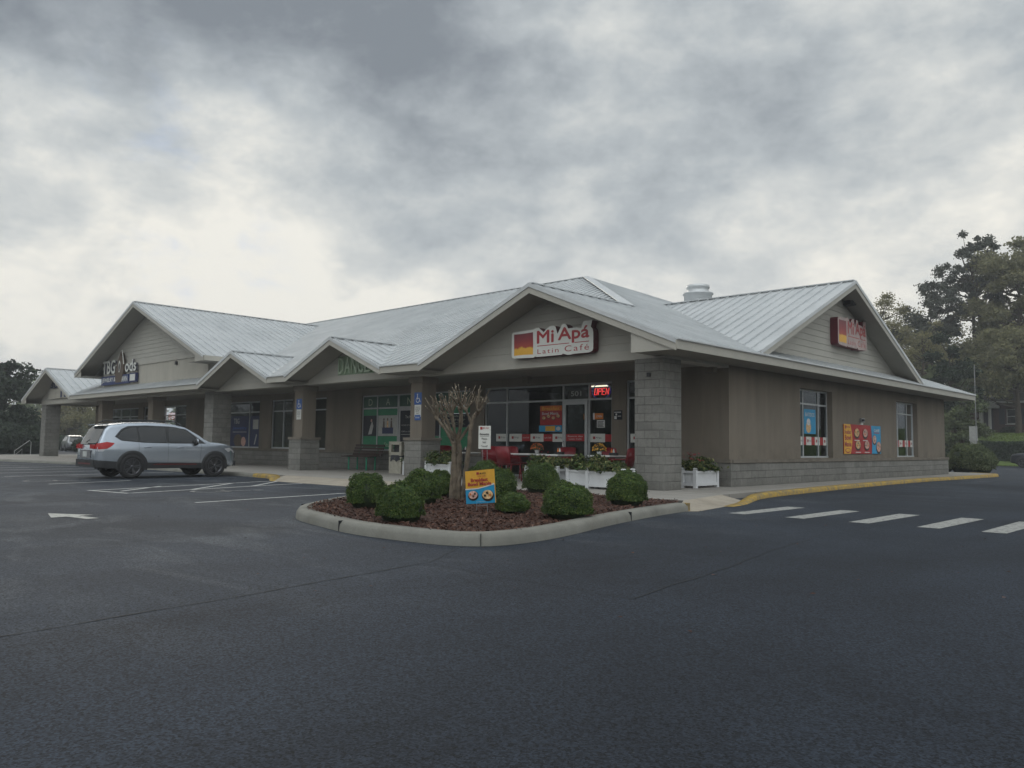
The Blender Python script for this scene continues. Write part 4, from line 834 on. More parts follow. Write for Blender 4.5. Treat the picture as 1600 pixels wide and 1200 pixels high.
# wall banner
root = empty('wall_banner', (-11.59,29.82,1.07), label='red yellow and blue food banner on the side wall between two windows', category='banner')
b = MB(); b.box(0,.02,0,3.75,0,1.09,'poster_red'); P_ = Panel(b,(.022,0,0),(0,1,0),(0,0,1),(1,0,0)); cur = [(.62+.18*math.sin(math.pi*i/8),1.09*i/8) for i in range(9)]
P_.poly([(0,0)]+cur+[(0,1.09)],'poster_yellow',1); P_.poly([(2.75+.05*math.sin(math.pi*i/8*1.3),1.09*i/8) for i in range(9)]+[(3.75,1.09),(3.75,0)],'sky_blue',1); b.build('sheet', root)
c = MB(); P_ = Panel(c,(.022,0,0),(0,1,0),(0,0,1),(1,0,0))
P_.rect(.08,.92,.22,1.04,'sign_red',2); P_.text('Mi Apá',.25,.93,.6,1.03,'sign_red',2,.01); P_.text('Breakfast',.06,.73,.68,.88,'sign_red',2,.02,.0); P_.text('Bowl',.08,.5,.68,.70,'sign_red',2,.03); P_.text('Mania',.06,.26,.7,.45,'sign_red',2,.03); P_.disc(.35,.12,.25,.09,'sign_red',2); P_.disc(.35,.13,.2,.06,'poster_yellow',3)
c.build('yellow_artwork', root); c = MB(); P_ = Panel(c,(.022,0,0),(0,1,0),(0,0,1),(1,0,0))
for (u, v) in ((1.25,.78),(2.1,.78),(1.35,.33),(2.25,.33)): P_.bowl(u,v,.27,'food' if u < 2 else 'food_pink',2,.72); P_.rect(u-.25,v-.29,u+.25,v-.26,'paper',2)
c.build('red_artwork', root); c = MB(); P_ = Panel(c,(.022,0,0),(0,1,0),(0,0,1),(1,0,0))
P_.text('CAFÉ',3.0,.86,3.6,.98,'paper',2,.02); P_.rect(3.0,.8,3.6,.83,'sign_red',2); P_.bowl(3.05,.55,.22,'food_pink',2,.9); P_.bowl(3.5,.26,.27,'food_pink',2,.9); P_.disc(3.1,.58,.05,.05,'paper',5); c.build('blue_artwork', root)
b = MB(); b.box(-11.6,-11.52,31.45,31.8,2.26,2.42,'grey_metal'); b.box(-11.6,-11.56,31.5,31.72,2.17,2.26,'white_face'); b.box(-11.52,-11.45,31.5,31.6,2.3,2.38,'dark_metal'); b.build('electrical_box', None, None, label='small grey electrical box on the side wall just above the food banner', category='electrical box')
# lawn sign (tilted) and patio sign
root = empty('lawn_sign', (-9.52,9.35,.15), R(0), label='yellow and blue breakfast lawn sign staked in the mulch before the tree', category='sign')
root.rotation_euler = (0, R(-5.5), 0)
b = MB(); b.box(-.34,.34,-.006,.006,.14,.68,'poster_yellow'); P_ = Panel(b,(0,-.008,0),(1,0,0),(0,0,1),(0,-1,0)); P_.poly([(-.34,.14),(.34,.14),(.34,.43),(.15,.40),(-.05,.375),(-.34,.37)],'sky_blue',1); P_.poly([(-.34,.37),(-.05,.375),(.15,.40),(.34,.43),(.34,.455),(.15,.415),(-.05,.39),(-.34,.39)],'paper',2)
P_.rect(-.06,.61,.0,.65,'sign_red',2); P_.text('MI APÁ',.02,.61,.16,.65,'ink',2,.01); P_.text('Latin Café',-.03,.57,.15,.6,'sign_red',2,.0); P_.text('Breakfast',-.2,.495,.2,.555,'sign_red',2,.03,.0); P_.text('Bowl Mania',-.27,.43,.28,.49,'sign_red',3,.03); P_.bowl(-.16,.28,.125,'food_pink',2,.65); P_.bowl(.18,.27,.14,'food',2,.65); P_.text('www.miapalatincafe.com',-.1,.16,.12,.175,'paper',2,0)
b.build('board', root); b = MB()
for x in (-.12,.13): b.tube([(x,.012,-.12),(x,.012,.4)],.005,'grey_metal',6)
b.tube([(-.12,.012,.1),(.13,.012,.1)],.005,'grey_metal',6); b.build('stake', root)
root = empty('patio_sign', (-17.12,16.9,.12), R(4), label='white please seat yourself sign on a thin stand beside the patio', category='sign')
b = MB(); b.box(-.235,.235,-.01,.01,1.0,1.68,'white_face'); P_ = Panel(b,(0,-.012,0),(1,0,0),(0,0,1),(0,-1,0)); P_.rect(-.17,1.57,-.08,1.65,'sign_red',1); P_.text('Mi Apá',-.06,1.58,.17,1.64,'sign_red',1,.01)
P_.text('Bienvenidos',-.18,1.40,.18,1.47,'ink',1,.02); P_.rect(-.18,1.365,.18,1.372,'ink',1); P_.text('Please',-.1,1.27,.11,1.33,'ink',1,0); P_.text('Seat',-.07,1.17,.07,1.23,'ink',1,0); P_.text('Yourself',-.12,1.05,.13,1.11,'ink',1,0); b.build('board', root)
b = MB(); b.tube([(-.09,.02,.02),(-.09,.02,1.02)],.011,'grey_metal',8); b.tube([(.09,.02,.02),(.09,.02,1.02)],.011,'grey_metal',8); b.box(-.2,.2,-.14,.18,0,.02,'grey_metal'); b.box(-.245,.245,-.015,.02,.985,1.0,'dark_metal'); b.build('stand', root)

# ------------------------------------------------------------------ patio furniture
def make_planter(w=1.25, d=.5):
    root = empty('planter_box', (0,0,0)); b = MB(); h = .50
    b.box(-w/2+.06,w/2-.06,-d/2+.03,d/2-.03,.08,h-.05,'planter_white'); b.build('trough', root)
    b = MB()
    for sy in (-1,1):
        y = sy*(d/2-.02); b.box(-w/2+.08,w/2-.08,y-.015,y+.015,h-.09,h-.03,'planter_white'); b.box(-w/2+.08,w/2-.08,y-.015,y+.015,.06,.14,'planter_white')
    for sx in (-1,1):
        x = sx*(w/2-.02); b.box(x-.015,x+.015,-d/2+.08,d/2-.08,h-.09,h-.03,'planter_white'); b.box(x-.015,x+.015,-d/2+.08,d/2-.08,.06,.14,'planter_white')
    b.build('rail', root)
    for sx in (-1,1):
        for sy in (-1,1):
            b = MB(); x = sx*(w/2-.05); y = sy*(d/2-.05); b.box(x-.05,x+.05,y-.05,y+.05,0,h,'planter_white'); b.lathe([(.0,h+.055),(.045,h+.055),(.075,h+.03),(.05,h)],(x,y,0),(0,0,1),'planter_white',4,False); b.build('corner_post', root)
    b = MB(); b.box(-w/2+.08,w/2-.08,-d/2+.05,d/2-.05,h-.08,h-.06,'soil'); b.build('soil', root); return root
pl0 = make_planter()
plant_n = 0
def planter_at(x, y, rz, label, first=False, flowers=0, hh=.42):
    global plant_n
    r_ = pl0 if first else dup(pl0, (x,y,WZ), rz); r_.location = (x,y,WZ); r_.rotation_euler = (0,0,rz); r_['label'] = label.rstrip(','); r_['category'] = 'planter'; r_['group'] = 'white planter boxes on the porch'
    root = empty('leafy_plant', (x,y,WZ+.43), rz, label='leafy plant in the '+label.rstrip(','), category='plant', group='plants in the planter boxes')
    n = 2000; u = rng.uniform(-.6,.6,n); v = rng.normal(0,.17,n); z = rng.beta(2,1.6,n)*hh*(1-.3*(np.abs(u)/.6)**2)*(.75+.35*np.sin(u*9+x)); pts_ = np.stack([u,v,z],1)
    leaves('foliage', pts_, np.stack([u*.4,v*2,np.full(n,.8)],1), .05, 'variegated_leaf', root, aspect=2.0, jitter=.7)
    b = MB()
    for k in range(14):
        a_ = random.uniform(-.5,.5); c_ = random.uniform(-.12,.12); b.tube([(a_,c_,-.02),(a_*1.1,c_*1.4,.3)],[.008,.004],'bark',5)
    b.build('stem', root)
    if flowers:
        nf = 16*flowers; u = rng.uniform(-.5,.5,nf) if flowers < 3 else rng.normal(-.42,.08,nf); leaves('flower', np.stack([u,rng.normal(0,.14,nf),rng.uniform(.25,hh+.12,nf)],1), np.tile((0,-.6,.6),(nf,1)), .05, 'flower_red' if flowers != 2 else 'orange', root, aspect=1.2, jitter=.5)
planter_at(-22.45,18.9,R(4),'white planter box beside the litter bin,', True, 1, .52)
planter_at(-20.2,18.0,0,'white planter box behind the pruned tree,', False, 0, .5)
planter_at(-15.25,17.55,0,'white planter box at the patio gap,', False, 1)
planter_at(-13.7,17.55,0,'white planter box left of the corner column,', False, 0, .5)
planter_at(-12.75,17.2,0,'low white planter box tucked against the corner column,', False, 0, .3)
planter_at(-11.92,20.3,R(90),'white planter box with red blooms behind the corner column,', False, 3)
# tables
def make_table():
    root = empty('cafe_table', (0,0,0)); b = MB(); b.box(-.42,.42,-.42,.42,.82,.855,'table_white'); b.box(-.36,.36,-.36,.36,.79,.82,'grey_metal'); b.build('table_top', root)
    b = MB(); b.lathe([(.035,.03),(.035,.8)],(0,0,0),(0,0,1),'dark_metal',10); b.build('pedestal', root); b = MB(); b.bar((-.3,0,.02),(.3,0,.02),.06,.04,'dark_metal'); b.bar((0,-.3,.021),(0,.3,.021),.06,.036,'dark_metal'); b.build('base', root); return root
def make_chair():
    root = empty('cafe_chair', (0,0,0)); b = MB(); b.box(-.23,.23,-.22,.24,.46,.49,'chair_red'); b.build('seat', root)
    b = MB(); n = 8; vs = []
    for i in range(n+1):
        t = -1+2*i/n; x = .25*t; y = .25+.05*(1-t*t)
        for z, dy in ((.50,0),(.98-.03*t*t*t*t,.10)): vs += [(x,y+dy,z),(x,y+dy+.025,z)]
    fs = []
    for i in range(n): o_ = i*4; fs += [(o_,o_+4,o_+6,o_+2),(o_+1,o_+3,o_+7,o_+5),(o_+2,o_+6,o_+7,o_+3),(o_,o_+1,o_+5,o_+4)]
    fs += [(0,2,3,1),(n*4,n*4+1,n*4+3,n*4+2)]; b.add(vs, fs, 'chair_red', True); b.build('backrest', root)
    for sx in (-1,1):
        for y0, y1 in ((-.2,-.24),(.22,.27)):
            b = MB(); b.tube([(sx*.21,y0,.47),(sx*.23,y1,.0)],.016,'chair_red',6); b.build('leg', root)
        b = MB(); b.tube([(sx*.24,.28,.68),(sx*.25,-.1,.68),(sx*.24,-.2,.47)],.014,'chair_red',6); b.build('armrest', root)
    return root
t0 = make_table(); tl = [(-20.9,19.6,'left patio table nearest the pruned tree'),(-17.8,19.6,'patio table right of the white seat yourself sign'),(-16.05,18.9,'patio table in front of the café door'),(-14.35,19.2,'patio table beside the red chair at the corner column')]
cdy = []
for i, (x, y, l_) in enumerate(tl):
    r_ = t0 if i == 0 else dup(t0, (x,y,WZ)); r_.location = (x,y,WZ); r_['label'] = 'square white '+l_; r_['category'] = 'table'; r_['group'] = 'white café tables on the porch'
c0 = make_chair(); cl = [(-18.75,18.9,R(60),'red metal chair with its back turned, behind the white sign'),(-18.75,20.3,R(170),'red metal chair far side behind the white sign'),(-17.4,18.3,R(185),'red metal chair seen under the table right of the white sign'),
    (-13.75,19.0,R(-80),'red metal chair beside the corner column'),(-13.5,20.0,R(-65),'red metal chair farther back beside the corner column'),(-15.2,20.1,R(10),'red metal chair behind the middle table'),(-16.9,20.3,R(20),'red metal chair by the café door'),(-21.8,19.8,R(80),'red metal chair left of the leftmost table'),(-20.1,20.5,R(-10),'red metal chair behind the leftmost table')]
for i, (x, y, a_, l_) in enumerate(cl):
    r_ = c0 if i == 0 else dup(c0, (x,y,WZ), a_); r_.location = (x,y,WZ); r_.rotation_euler = (0,0,a_); r_.scale = (1.1,)*3 if i else (1.15,1.1,1.1); r_['label'] = l_; r_['category'] = 'chair'; r_['group'] = 'red chairs on the porch'
def caddy(x, y, l_, m='orange'):
    root = empty('condiment_caddy', (x,y,WZ+.856), label=l_, category='caddy'); b = MB(); b.box(-.12,.12,-.07,.07,0,.08,'dark_metal'); b.build('tray', root)
    for k, mm in enumerate((m,'paper','chair_red')): b = MB(); b.lathe([(.028,.02),(.03,.12),(.012,.16),(.012,.19),(0,.19)],(-.075+.075*k,0,0),(0,0,1),mm,10); b.build('bottle', root)
caddy(-15.85,18.85,'dark condiment caddy with orange bottle on the table in front of the door'); caddy(-14.1,19.2,'condiment caddy on the table by the corner column'); caddy(-20.7,19.5,'condiment caddy on the leftmost patio table','ink')
def pot(x, y, z, l_, m):
    root = empty('potted_flowers', (x,y,z), label=l_, category='plant'); b = MB(); b.lathe([(0,0),(.06,0),(.08,.12),(.07,.12)],(0,0,0),(0,0,1),'planter_white',12); b.build('pot', root)
    n = 260; d_ = rng.normal(0,1,(n,3)); d_ /= np.linalg.norm(d_,axis=1,keepdims=True); d_[:,2] = np.abs(d_[:,2]); leaves('foliage', d_*rng.uniform(.05,.2,n)[:,None]+(0,0,.12), d_, .035, 'green_leaf', root)
    n = 120; d_ = rng.normal(0,1,(n,3)); d_ /= np.linalg.norm(d_,axis=1,keepdims=True); d_[:,2] = np.abs(d_[:,2]); leaves('flower', d_*.21+(0,0,.13), d_, .04, m, root, aspect=1.2)
pot(-14.55,19.1,WZ+.856,'pot of yellow orange flowers on the table by the corner column','poster_yellow'); pot(-17.35,19.5,WZ+.856,'pot of orange flowers on the table right of the white sign','poster_orange')
# bench
root = empty('park_bench', (-28.1,20.5,WZ), R(0), label='dark slatted bench on green legs against the wall', category='bench')
b = MB()
for k in range(4): b.bar((-1.0,-.3+.14*k,.56+.012*k),(1.0,-.3+.14*k,.56+.012*k),.11,.035,'wood_slat')
b.build('seat', root); b = MB()
for k in range(4): b.bar((-1.0,.26+.05*k,.66+.12*k),(1.0,.26+.05*k,.66+.12*k),.035,.10,'wood_slat')
b.build('backrest', root)
for sx in (-.62,.62):
    b = MB(); b.tube([(sx,-.22,0),(sx,-.22,.54)],.035,'green_paint',8); b.tube([(sx,.22,0),(sx,.22,.54)],.035,'green_paint',8); b.bar((sx,-.32,.53),(sx,.25,.545),.05,.03,'green_paint'); b.bar((sx,.25,.55),(sx,.45,1.08),.04,.03,'green_paint'); b.build('leg', root)
# litter bin
root = empty('litter_bin', (-24.35,19.6,WZ), R(5), label='tan concrete litter bin with square hood and black liner', category='bin')
b = MB(); b.box(-.33,.33,-.33,.33,0,.62,'bin_tan'); b.box(-.29,.29,-.29,.29,.62,.66,'bin_tan'); b.build('body', root)
b = MB(); vs = []; 
for k in range(25):
    t = 2*math.pi*k/24; q = .36/max(abs(math.cos(t)),abs(math.sin(t))); rr = min(q,.44)+.012*math.sin(k*2.7); vs += [(rr*math.cos(t),rr*math.sin(t),.48+.05*math.sin(k*1.9)),(rr*.97*math.cos(t),rr*.97*math.sin(t),.69)]
b.add(vs, [(2*k,2*k+2,2*k+3,2*k+1) for k in range(24)], 'bag_black', True); b.build('liner', root)
b = MB()
for sx in (-1,1):
    for sy in (-1,1): b.box(sx*.28-.06,sx*.28+.06,sy*.28-.06,sy*.28+.06,.70,1.14,'bin_tan')
b.box(-.34,.34,-.34,.34,.67,.80,'bin_tan'); b.box(-.34,.34,-.34,.34,1.08,1.2,'bin_tan'); b.box(-.2,.2,-.2,.2,.8,1.08,'dark_metal'); b.build('hood', root)

# ------------------------------------------------------------------ silver SUV
def interp(tab, x):
    for (x0,*a_), (x1,*b_) in zip(tab, tab[1:]):
        if x <= x1: t = max(0,(x-x0)/(x1-x0)); t = t*t*(3-2*t)*.35+t*.65; return [p+(q-p)*t for p, q in zip(a_, b_)]
    return list(tab[-1][1:])
def make_suv(paint, detail=True):
    root = empty('parked_car', (0,0,0)); Lc = 4.62      # local +y forward, x right
    top = [(0,.70),(.03,.98),(.10,1.05),(.18,1.25),(.31,1.50),(.45,1.60),(.9,1.665),(1.6,1.70),(2.3,1.675),(2.75,1.58),(3.1,1.40),(3.45,1.17),(3.6,1.12),(4.0,1.085),(4.3,1.03),(4.48,.95),(4.57,.82),(4.62,.6)]
    bot = [(0,.44),(.1,.38),(.5,.30),(4.0,.30),(4.45,.33),(4.62,.40)]
    wid = [(0,.70),(.05,.80),(.2,.86),(.6,.895),(1.2,.905),(3.4,.905),(3.9,.88),(4.25,.81),(4.48,.68),(4.62,.45)]
    def hw(y, z):
        w_ = interp(wid, y)[0]; zt = interp(top, y)[0]
        if z < .5: w_ *= .955+.045*(z-.2)/.3
        elif z > .92:
            w_ *= 1-.30*((z-.92)/.74)**1.15
        return w_
    ys = [0,.02,.05,.1,.16,.22,.3,.38,.46,.55,.7,.9,1.2,1.5,1.8,2.1,2.4,2.6,2.75,2.9,3.05,3.2,3.35,3.5,3.58,3.66,3.8,3.95,4.1,4.22,4.34,4.44,4.52,4.58,4.62]
    nz = 13; b = MB(); rows = []
    for y in ys:
        zt = interp(top, y)[0]; zb = interp(bot, y)[0]; row = []
        row.append((0,y,zb)); row.append((hw(y,zb)*.9,y,zb))
        for k in range(nz):
            t = (k+.5)/nz; z = zb+.03+(zt-zb-.10)*t; row.append((hw(y,z),y,z))
        wt = hw(y, zt); r_ = row[-1][0]
        row += [(r_*.965,y,zt-.045),(r_*.90,y,zt-.018),(r_*.72,y,zt-.006),(r_*.4,y,zt),(0,y,zt+.003)]
        rows.append(row)
    k = len(rows[0])
    for sx in (-1,1):
        vs = [(sx*p[0],p[1],p[2]) for r_ in rows for p in r_]
        b.add(vs, [(i*k+j,(i+1)*k+j,(i+1)*k+j+1,i*k+j+1) for i in range(len(rows)-1) for j in range(k-1)], paint, True)
        for r_ in (rows[0], rows[-1]): b.add([(sx*p[0],p[1],p[2]) for p in r_], [tuple(range(k))], paint)
    body = b.build('body', root)
    bmm = bmesh.new(); bmm.from_mesh(body.data); bmesh.ops.remove_doubles(bmm, verts=bmm.verts, dist=.0005); bmesh.ops.recalc_face_normals(bmm, faces=bmm.faces); bmm.to_mesh(body.data); bmm.free()
    def side_patch(mb, poly, m, off=.006, n=10, sides=(-1,1)):    # polygon in (y,z) draped on the flank, both sides, split into strips
        ylo = min(p[0] for p in poly); yhi = max(p[0] for p in poly); N_ = max(2, int((yhi-ylo)/.05))
        cols = []
        for i in range(N_+1):
            y = ylo+(yhi-ylo)*(i+.0)/N_; y_ = min(max(y, ylo+1e-4), yhi-1e-4); hit = []
            for a_, c_ in zip(poly, poly[1:]+poly[:1]):
                if (a_[0]-y_)*(c_[0]-y_) < 0: hit.append(a_[1]+(c_[1]-a_[1])*(y_-a_[0])/(c_[0]-a_[0]))
            if len(hit) >= 2: cols.append((y, min(hit), max(hit)))
        for sx in sides:
            vs = []; nn = 5
            for y, za, zb in cols:
                for q in range(nn): z = za+(zb-za)*q/(nn-1); vs.append((sx*(hw(y,z)+off),y,z))
            mb.add(vs, [(i*nn+q,(i+1)*nn+q,(i+1)*nn+q+1,i*nn+q+1) for i in range(len(cols)-1) for q in range(nn-1)], m, True)
    WF, WR = 3.72, 1.05
    glassm = 'window_dark'
    for poly in ([(.60,1.22),(.74,1.15),(1.22,1.10),(1.22,1.53),(1.0,1.505),(.80,1.42)], [(1.27,1.10),(2.10,1.08),(2.10,1.55),(1.27,1.54)], [(2.2,1.08),(3.28,1.08),(3.12,1.19),(2.78,1.44),(2.58,1.52),(2.2,1.55)]):
        for sx_ in (-1,1): b = MB(); side_patch(b, poly, glassm, .007, sides=(sx_,)); b.build('side_window', root)
    b = MB(); side_patch(b, [(.54,1.24),(.72,1.12),(1.4,1.065),(2.4,1.05),(3.4,1.055),(3.15,1.23),(2.8,1.48),(2.55,1.57),(1.5,1.59),(.95,1.56),(.74,1.46)], 'black_plastic', .002); b.build('window_surround', root)
    # windscreen and tailgate glass
    b = MB(); q = [(2.80,.60),(3.0,.66),(3.25,.74),(3.48,.79)]; vs = []
    for y, w_ in q:
        z = interp(top,y)[0]
        for t in (-1,-.5,0,.5,1): vs.append((w_*t*.93,y+.005,z+.012-.02*abs(t)**2))
    b.add(vs, [(i*5+j,(i+1)*5+j,(i+1)*5+j+1,i*5+j+1) for i in range(3) for j in range(4)], glassm, True); b.build('windscreen', root)
    b = MB(); vs = []
    for y, w_ in ((.045,.62),(.12,.64),(.21,.62),(.33,.56)):
        z = interp(top,y)[0]
        for t in (-1,-.5,0,.5,1): vs.append((w_*t,y-.02+.012*abs(t),z+.02-.01*abs(t)))
    b.add(vs, [(i*5+j,(i+1)*5+j,(i+1)*5+j+1,i*5+j+1) for i in range(3) for j in range(4)], glassm, True); b.build('rear_window', root)
    b = MB(); b.prism([(-.58,.42,1.585),(.58,.42,1.585),(.52,.20,1.57),(-.52,.20,1.57)],(0,0,.035),paint); b.build('spoiler', root)
    if detail:
        for sx in (-1,1):
            b = MB(); b.tube([(sx*.60,.55,1.66),(sx*.60,.72,1.735),(sx*.61,1.6,1.75),(sx*.60,2.45,1.725),(sx*.59,2.65,1.62)],.02,'black_plastic',8); b.build('roof_rail', root)
            b = MB(); b.lathe([(0,0),(.09,.01),(.11,.06),(.08,.11),(0,.12)],(sx*.93,2.98,1.10),(0,1,0),'black_plastic',12); b.box(min(sx*.82,sx*.95),max(sx*.82,sx*.95),2.98,3.06,1.02,1.06,'black_plastic'); b.lathe([(0,.055),(.108,.06),(.09,.12),(0,.13)],(sx*.93,2.98,1.11),(0,1,0),paint,12); b.build('mirror', root)
            b = MB(); side_patch(b, [(.03,.86),(.03,1.03),(.30,1.08),(.52,1.05),(.44,.96),(.30,.88)], 'tail_red', .014, sides=(sx,)); b.box(min(sx*.40,sx*.74),max(sx*.40,sx*.74),-.03,.05,.88,1.0,'tail_red'); side_patch(b, [(.03,.80),(.03,.858),(.26,.868),(.2,.80)], 'clear_lamp', .014, sides=(sx,)); b.build('tail_lamp', root)
            b = MB(); vs = [(sx*(hw(y,z)+.01),y,z) for y, z in ((4.05,.90),(4.25,.93),(4.42,.86),(4.5,.76),(4.2,.80))]; b.add(vs,[tuple(range(5))],'clear_lamp'); b.build('headlight', root)
            for y in (1.38,2.42):
                b = MB(); b.tube([(sx*(hw(y,.93)+.01),y,.93),(sx*(hw(y,.93)+.04),y+.05,.935),(sx*(hw(y,.93)+.04),y+.17,.935),(sx*(hw(y,.93)+.01),y+.22,.93)],.014,paint,6); b.build('door_handle', root)
        b = MB()
        for poly in ([(1.235,.40),(1.245,.40),(1.245,1.05),(1.235,1.05)],[(2.145,.38),(2.155,.38),(2.155,1.05),(2.145,1.05)],[(3.18,.38),(3.19,.38),(3.25,1.03),(3.24,1.03)]):
            for sx in (-1,1):
                vs = []
                for i in range(7):
                    t = i/6; z = poly[0][1]+(poly[3][1]-poly[0][1])*t
                    for y0, y1 in ((poly[0][0],poly[3][0]),(poly[1][0],poly[2][0])): y = y0+(y1-y0)*t; vs.append((sx*(hw(y,z)+.002),y,z))
                b.add(vs, [(2*i,2*i+1,2*i+3,2*i+2) for i in range(6)], 'black_plastic')
        b.build('door_gap', root)
        b = MB(); side_patch(b, [(.0,.34),(.0,.55),(.62,.50),(.62,.30)], 'black_plastic', .008); b.box(-.72,.72,-.03,.03,.34,.56,'black_plastic'); b.box(-.5,.5,-.035,-.03,.42,.46,'red_trim'); b.build('rear_bumper', root)
        b = MB(); side_patch(b, [(1.42,.29),(1.45,.47),(3.3,.45),(3.35,.29)], 'black_plastic', .012); side_patch(b, [(1.65,.40),(1.78,.44),(3.1,.43),(3.12,.395)], 'red_trim', .016); b.build('sill', root)
        b = MB(); b.box(-.45,.45,4.56,4.64,.60,.78,'grille'); b.box(-.6,.6,4.5,4.6,.34,.5,'black_plastic'); b.build('grille', root)
        b = MB(); b.box(-.42,.42,-.02,-.01,.60,.84,'grey_metal'); b.box(-.16,.16,-.028,-.02,.64,.80,'plate'); b.build('number_plate', root)
        b = MB(); b.bar((-.05,.02,1.06),(.3,.0,1.14),.02,.015,'ink'); b.build('rear_wiper', root); b = MB(); b.bar((-.4,3.3,1.275),(.1,3.42,1.20),.02,.015,'ink'); b.build('front_wiper', root)
    for yw in (WR, WF):
        n = 22
        for sx in (-1,1):
            b = MB(); vs = []
            for i in range(n+1):
                t = math.pi*(-.08+1.16*i/n)
                for r_, o_ in ((.385,.018),(.455,.03),(.475,.008)): y = yw+r_*math.cos(t); z = .36+r_*math.sin(t); z = max(z,.2); vs.append((sx*(hw(y,z)+o_),y,z))
            b.add(vs, [(i*3+j,(i+1)*3+j,(i+1)*3+j+1,i*3+j+1) for i in range(n) for j in range(2)], 'black_plastic', True)
            vs = [(sx*(hw(yw,.5)+.006),yw,.36)]+[(sx*(hw(yw+.40*math.cos(t),max(.2,.36+.40*math.sin(t)))+.006),yw+.40*math.cos(t),max(.2,.36+.40*math.sin(t))) for t in [2*math.pi*i/30 for i in range(30)]]
            b.add(vs, [(0,1+i,1+(i+1)%30) for i in range(30)], 'ink'); b.build('wheel_arch', root)
        for sx in (-1,1):
            wroot = MB(); ax = (sx,0,0); c = (sx*.70,yw,.36)
            wroot.lathe([(.24,.0),(.34,.0),(.36,.03),(.362,.10),(.36,.19),(.345,.225),(.25,.235),(.24,.21)],c,ax,'tyre',36); wh = wroot.build('wheel', root)
            rb = MB(); rb.lathe([(.24,.20),(.25,.232),(.225,.225),(.215,.10),(0,.09)],c,ax,'rim_black',36); cx = c[0]+sx*.205
            for i in range(5):
                for da in (-.16,.16):
                    t = 2*math.pi*i/5+da; t2 = 2*math.pi*i/5+da*.5; rb.bar((cx,yw+.05*math.cos(t2),.36+.05*math.sin(t2)),(cx+sx*.012,yw+.235*math.cos(t),.36+.235*math.sin(t)),.03,.028,'rim_black',(1,0,0))
            rb.lathe([(0,.225),(.045,.225),(.06,.19)],c,ax,'rim_black',12); rb.build('rim', wh)
    return root
simple('window_dark', (.012,.014,.016), .06, 0, .05, 4, 0, .8)
suv = make_suv('silver_paint'); SC_ = 1.06
suv.location = (-27.42-.9*SC_+.2, 10.75-1.05*SC_, 0); suv.scale = (SC_,SC_,SC_*1.035); suv.rotation_euler = (0,0,R(0))
suv['label'] = 'silver hatchback SUV parked nose in at the kerb'; suv['category'] = 'car'
car2 = make_suv('dark_car_paint', False); car2.location = (-10.3,71,0); car2.rotation_euler = (0,0,R(90)); car2['label'] = 'dark car cut off by the right edge of the photo below the hedge'; car2['category'] = 'car'
for i, (x, y, rz, pm, l_) in enumerate(((-92,30.5,R(80),'white_car_paint','small white car seen far off through the open end of the porch'),(-100,37.0,R(95),'silver_paint','small grey car parked farther off behind the white one'))):
    c_ = make_suv(pm, False); c_.location = (x,y,0); c_.rotation_euler = (0,0,rz); c_['label'] = l_; c_['category'] = 'car'

# ------------------------------------------------------------------ shrubs
def shrub(x, y, rx, rz_, z, lab, mat='boxwood_leaf', n=15000, ls=.017, name='round_shrub', grp='clipped shrubs in the island', ry=None, sh=2.3):
    ry = ry or rx; root = empty(name, (x,y,z), 0, label=lab, category='shrub', group=grp)
    d_ = rng.normal(0,1,(n,3)); d_ /= np.linalg.norm(d_,axis=1,keepdims=True); d_[:,2] = np.abs(d_[:,2])*1.15-.35; 
    d_ /= (np.abs(d_)**sh).sum(1,keepdims=True)**(1/sh)
    ph = rng.uniform(0,9,6)
    lump = 1+.09*np.sin(d_[:,0]*3.1+ph[5])*np.cos(d_[:,1]*2.7+ph[0])+.06*np.sin(d_[:,0]*7+ph[0])*np.sin(d_[:,1]*6+ph[1])+.045*np.sin(d_[:,2]*9+ph[2]+d_[:,0]*5)+.03*np.sin(d_[:,1]*15+ph[3])*np.sin(d_[:,0]*14+ph[4])
    r_ = lump*rng.uniform(.86,1.03,n)**1; k = rng.random(n) < .03; r_[k] *= rng.uniform(1.0,1.12,k.sum())
    cz = rz_*.40
    P = np.stack([d_[:,0]*rx*r_, d_[:,1]*ry*r_, cz+d_[:,2]*rz_*.62*r_],1); P[:,2] = np.maximum(P[:,2], .01+rng.uniform(0,.03,n))
    leaves('foliage', P, d_+(0,0,.25), ls, mat, root, aspect=1.7, jitter=.75)
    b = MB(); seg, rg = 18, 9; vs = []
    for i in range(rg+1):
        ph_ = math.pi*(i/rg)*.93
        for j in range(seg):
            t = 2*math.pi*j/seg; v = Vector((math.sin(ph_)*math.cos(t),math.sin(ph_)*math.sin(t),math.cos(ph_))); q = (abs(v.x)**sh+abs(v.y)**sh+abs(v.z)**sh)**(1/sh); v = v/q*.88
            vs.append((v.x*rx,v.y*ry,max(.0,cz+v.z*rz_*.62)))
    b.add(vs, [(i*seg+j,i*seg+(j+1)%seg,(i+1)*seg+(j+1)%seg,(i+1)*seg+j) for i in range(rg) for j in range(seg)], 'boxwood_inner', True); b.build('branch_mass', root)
    return root
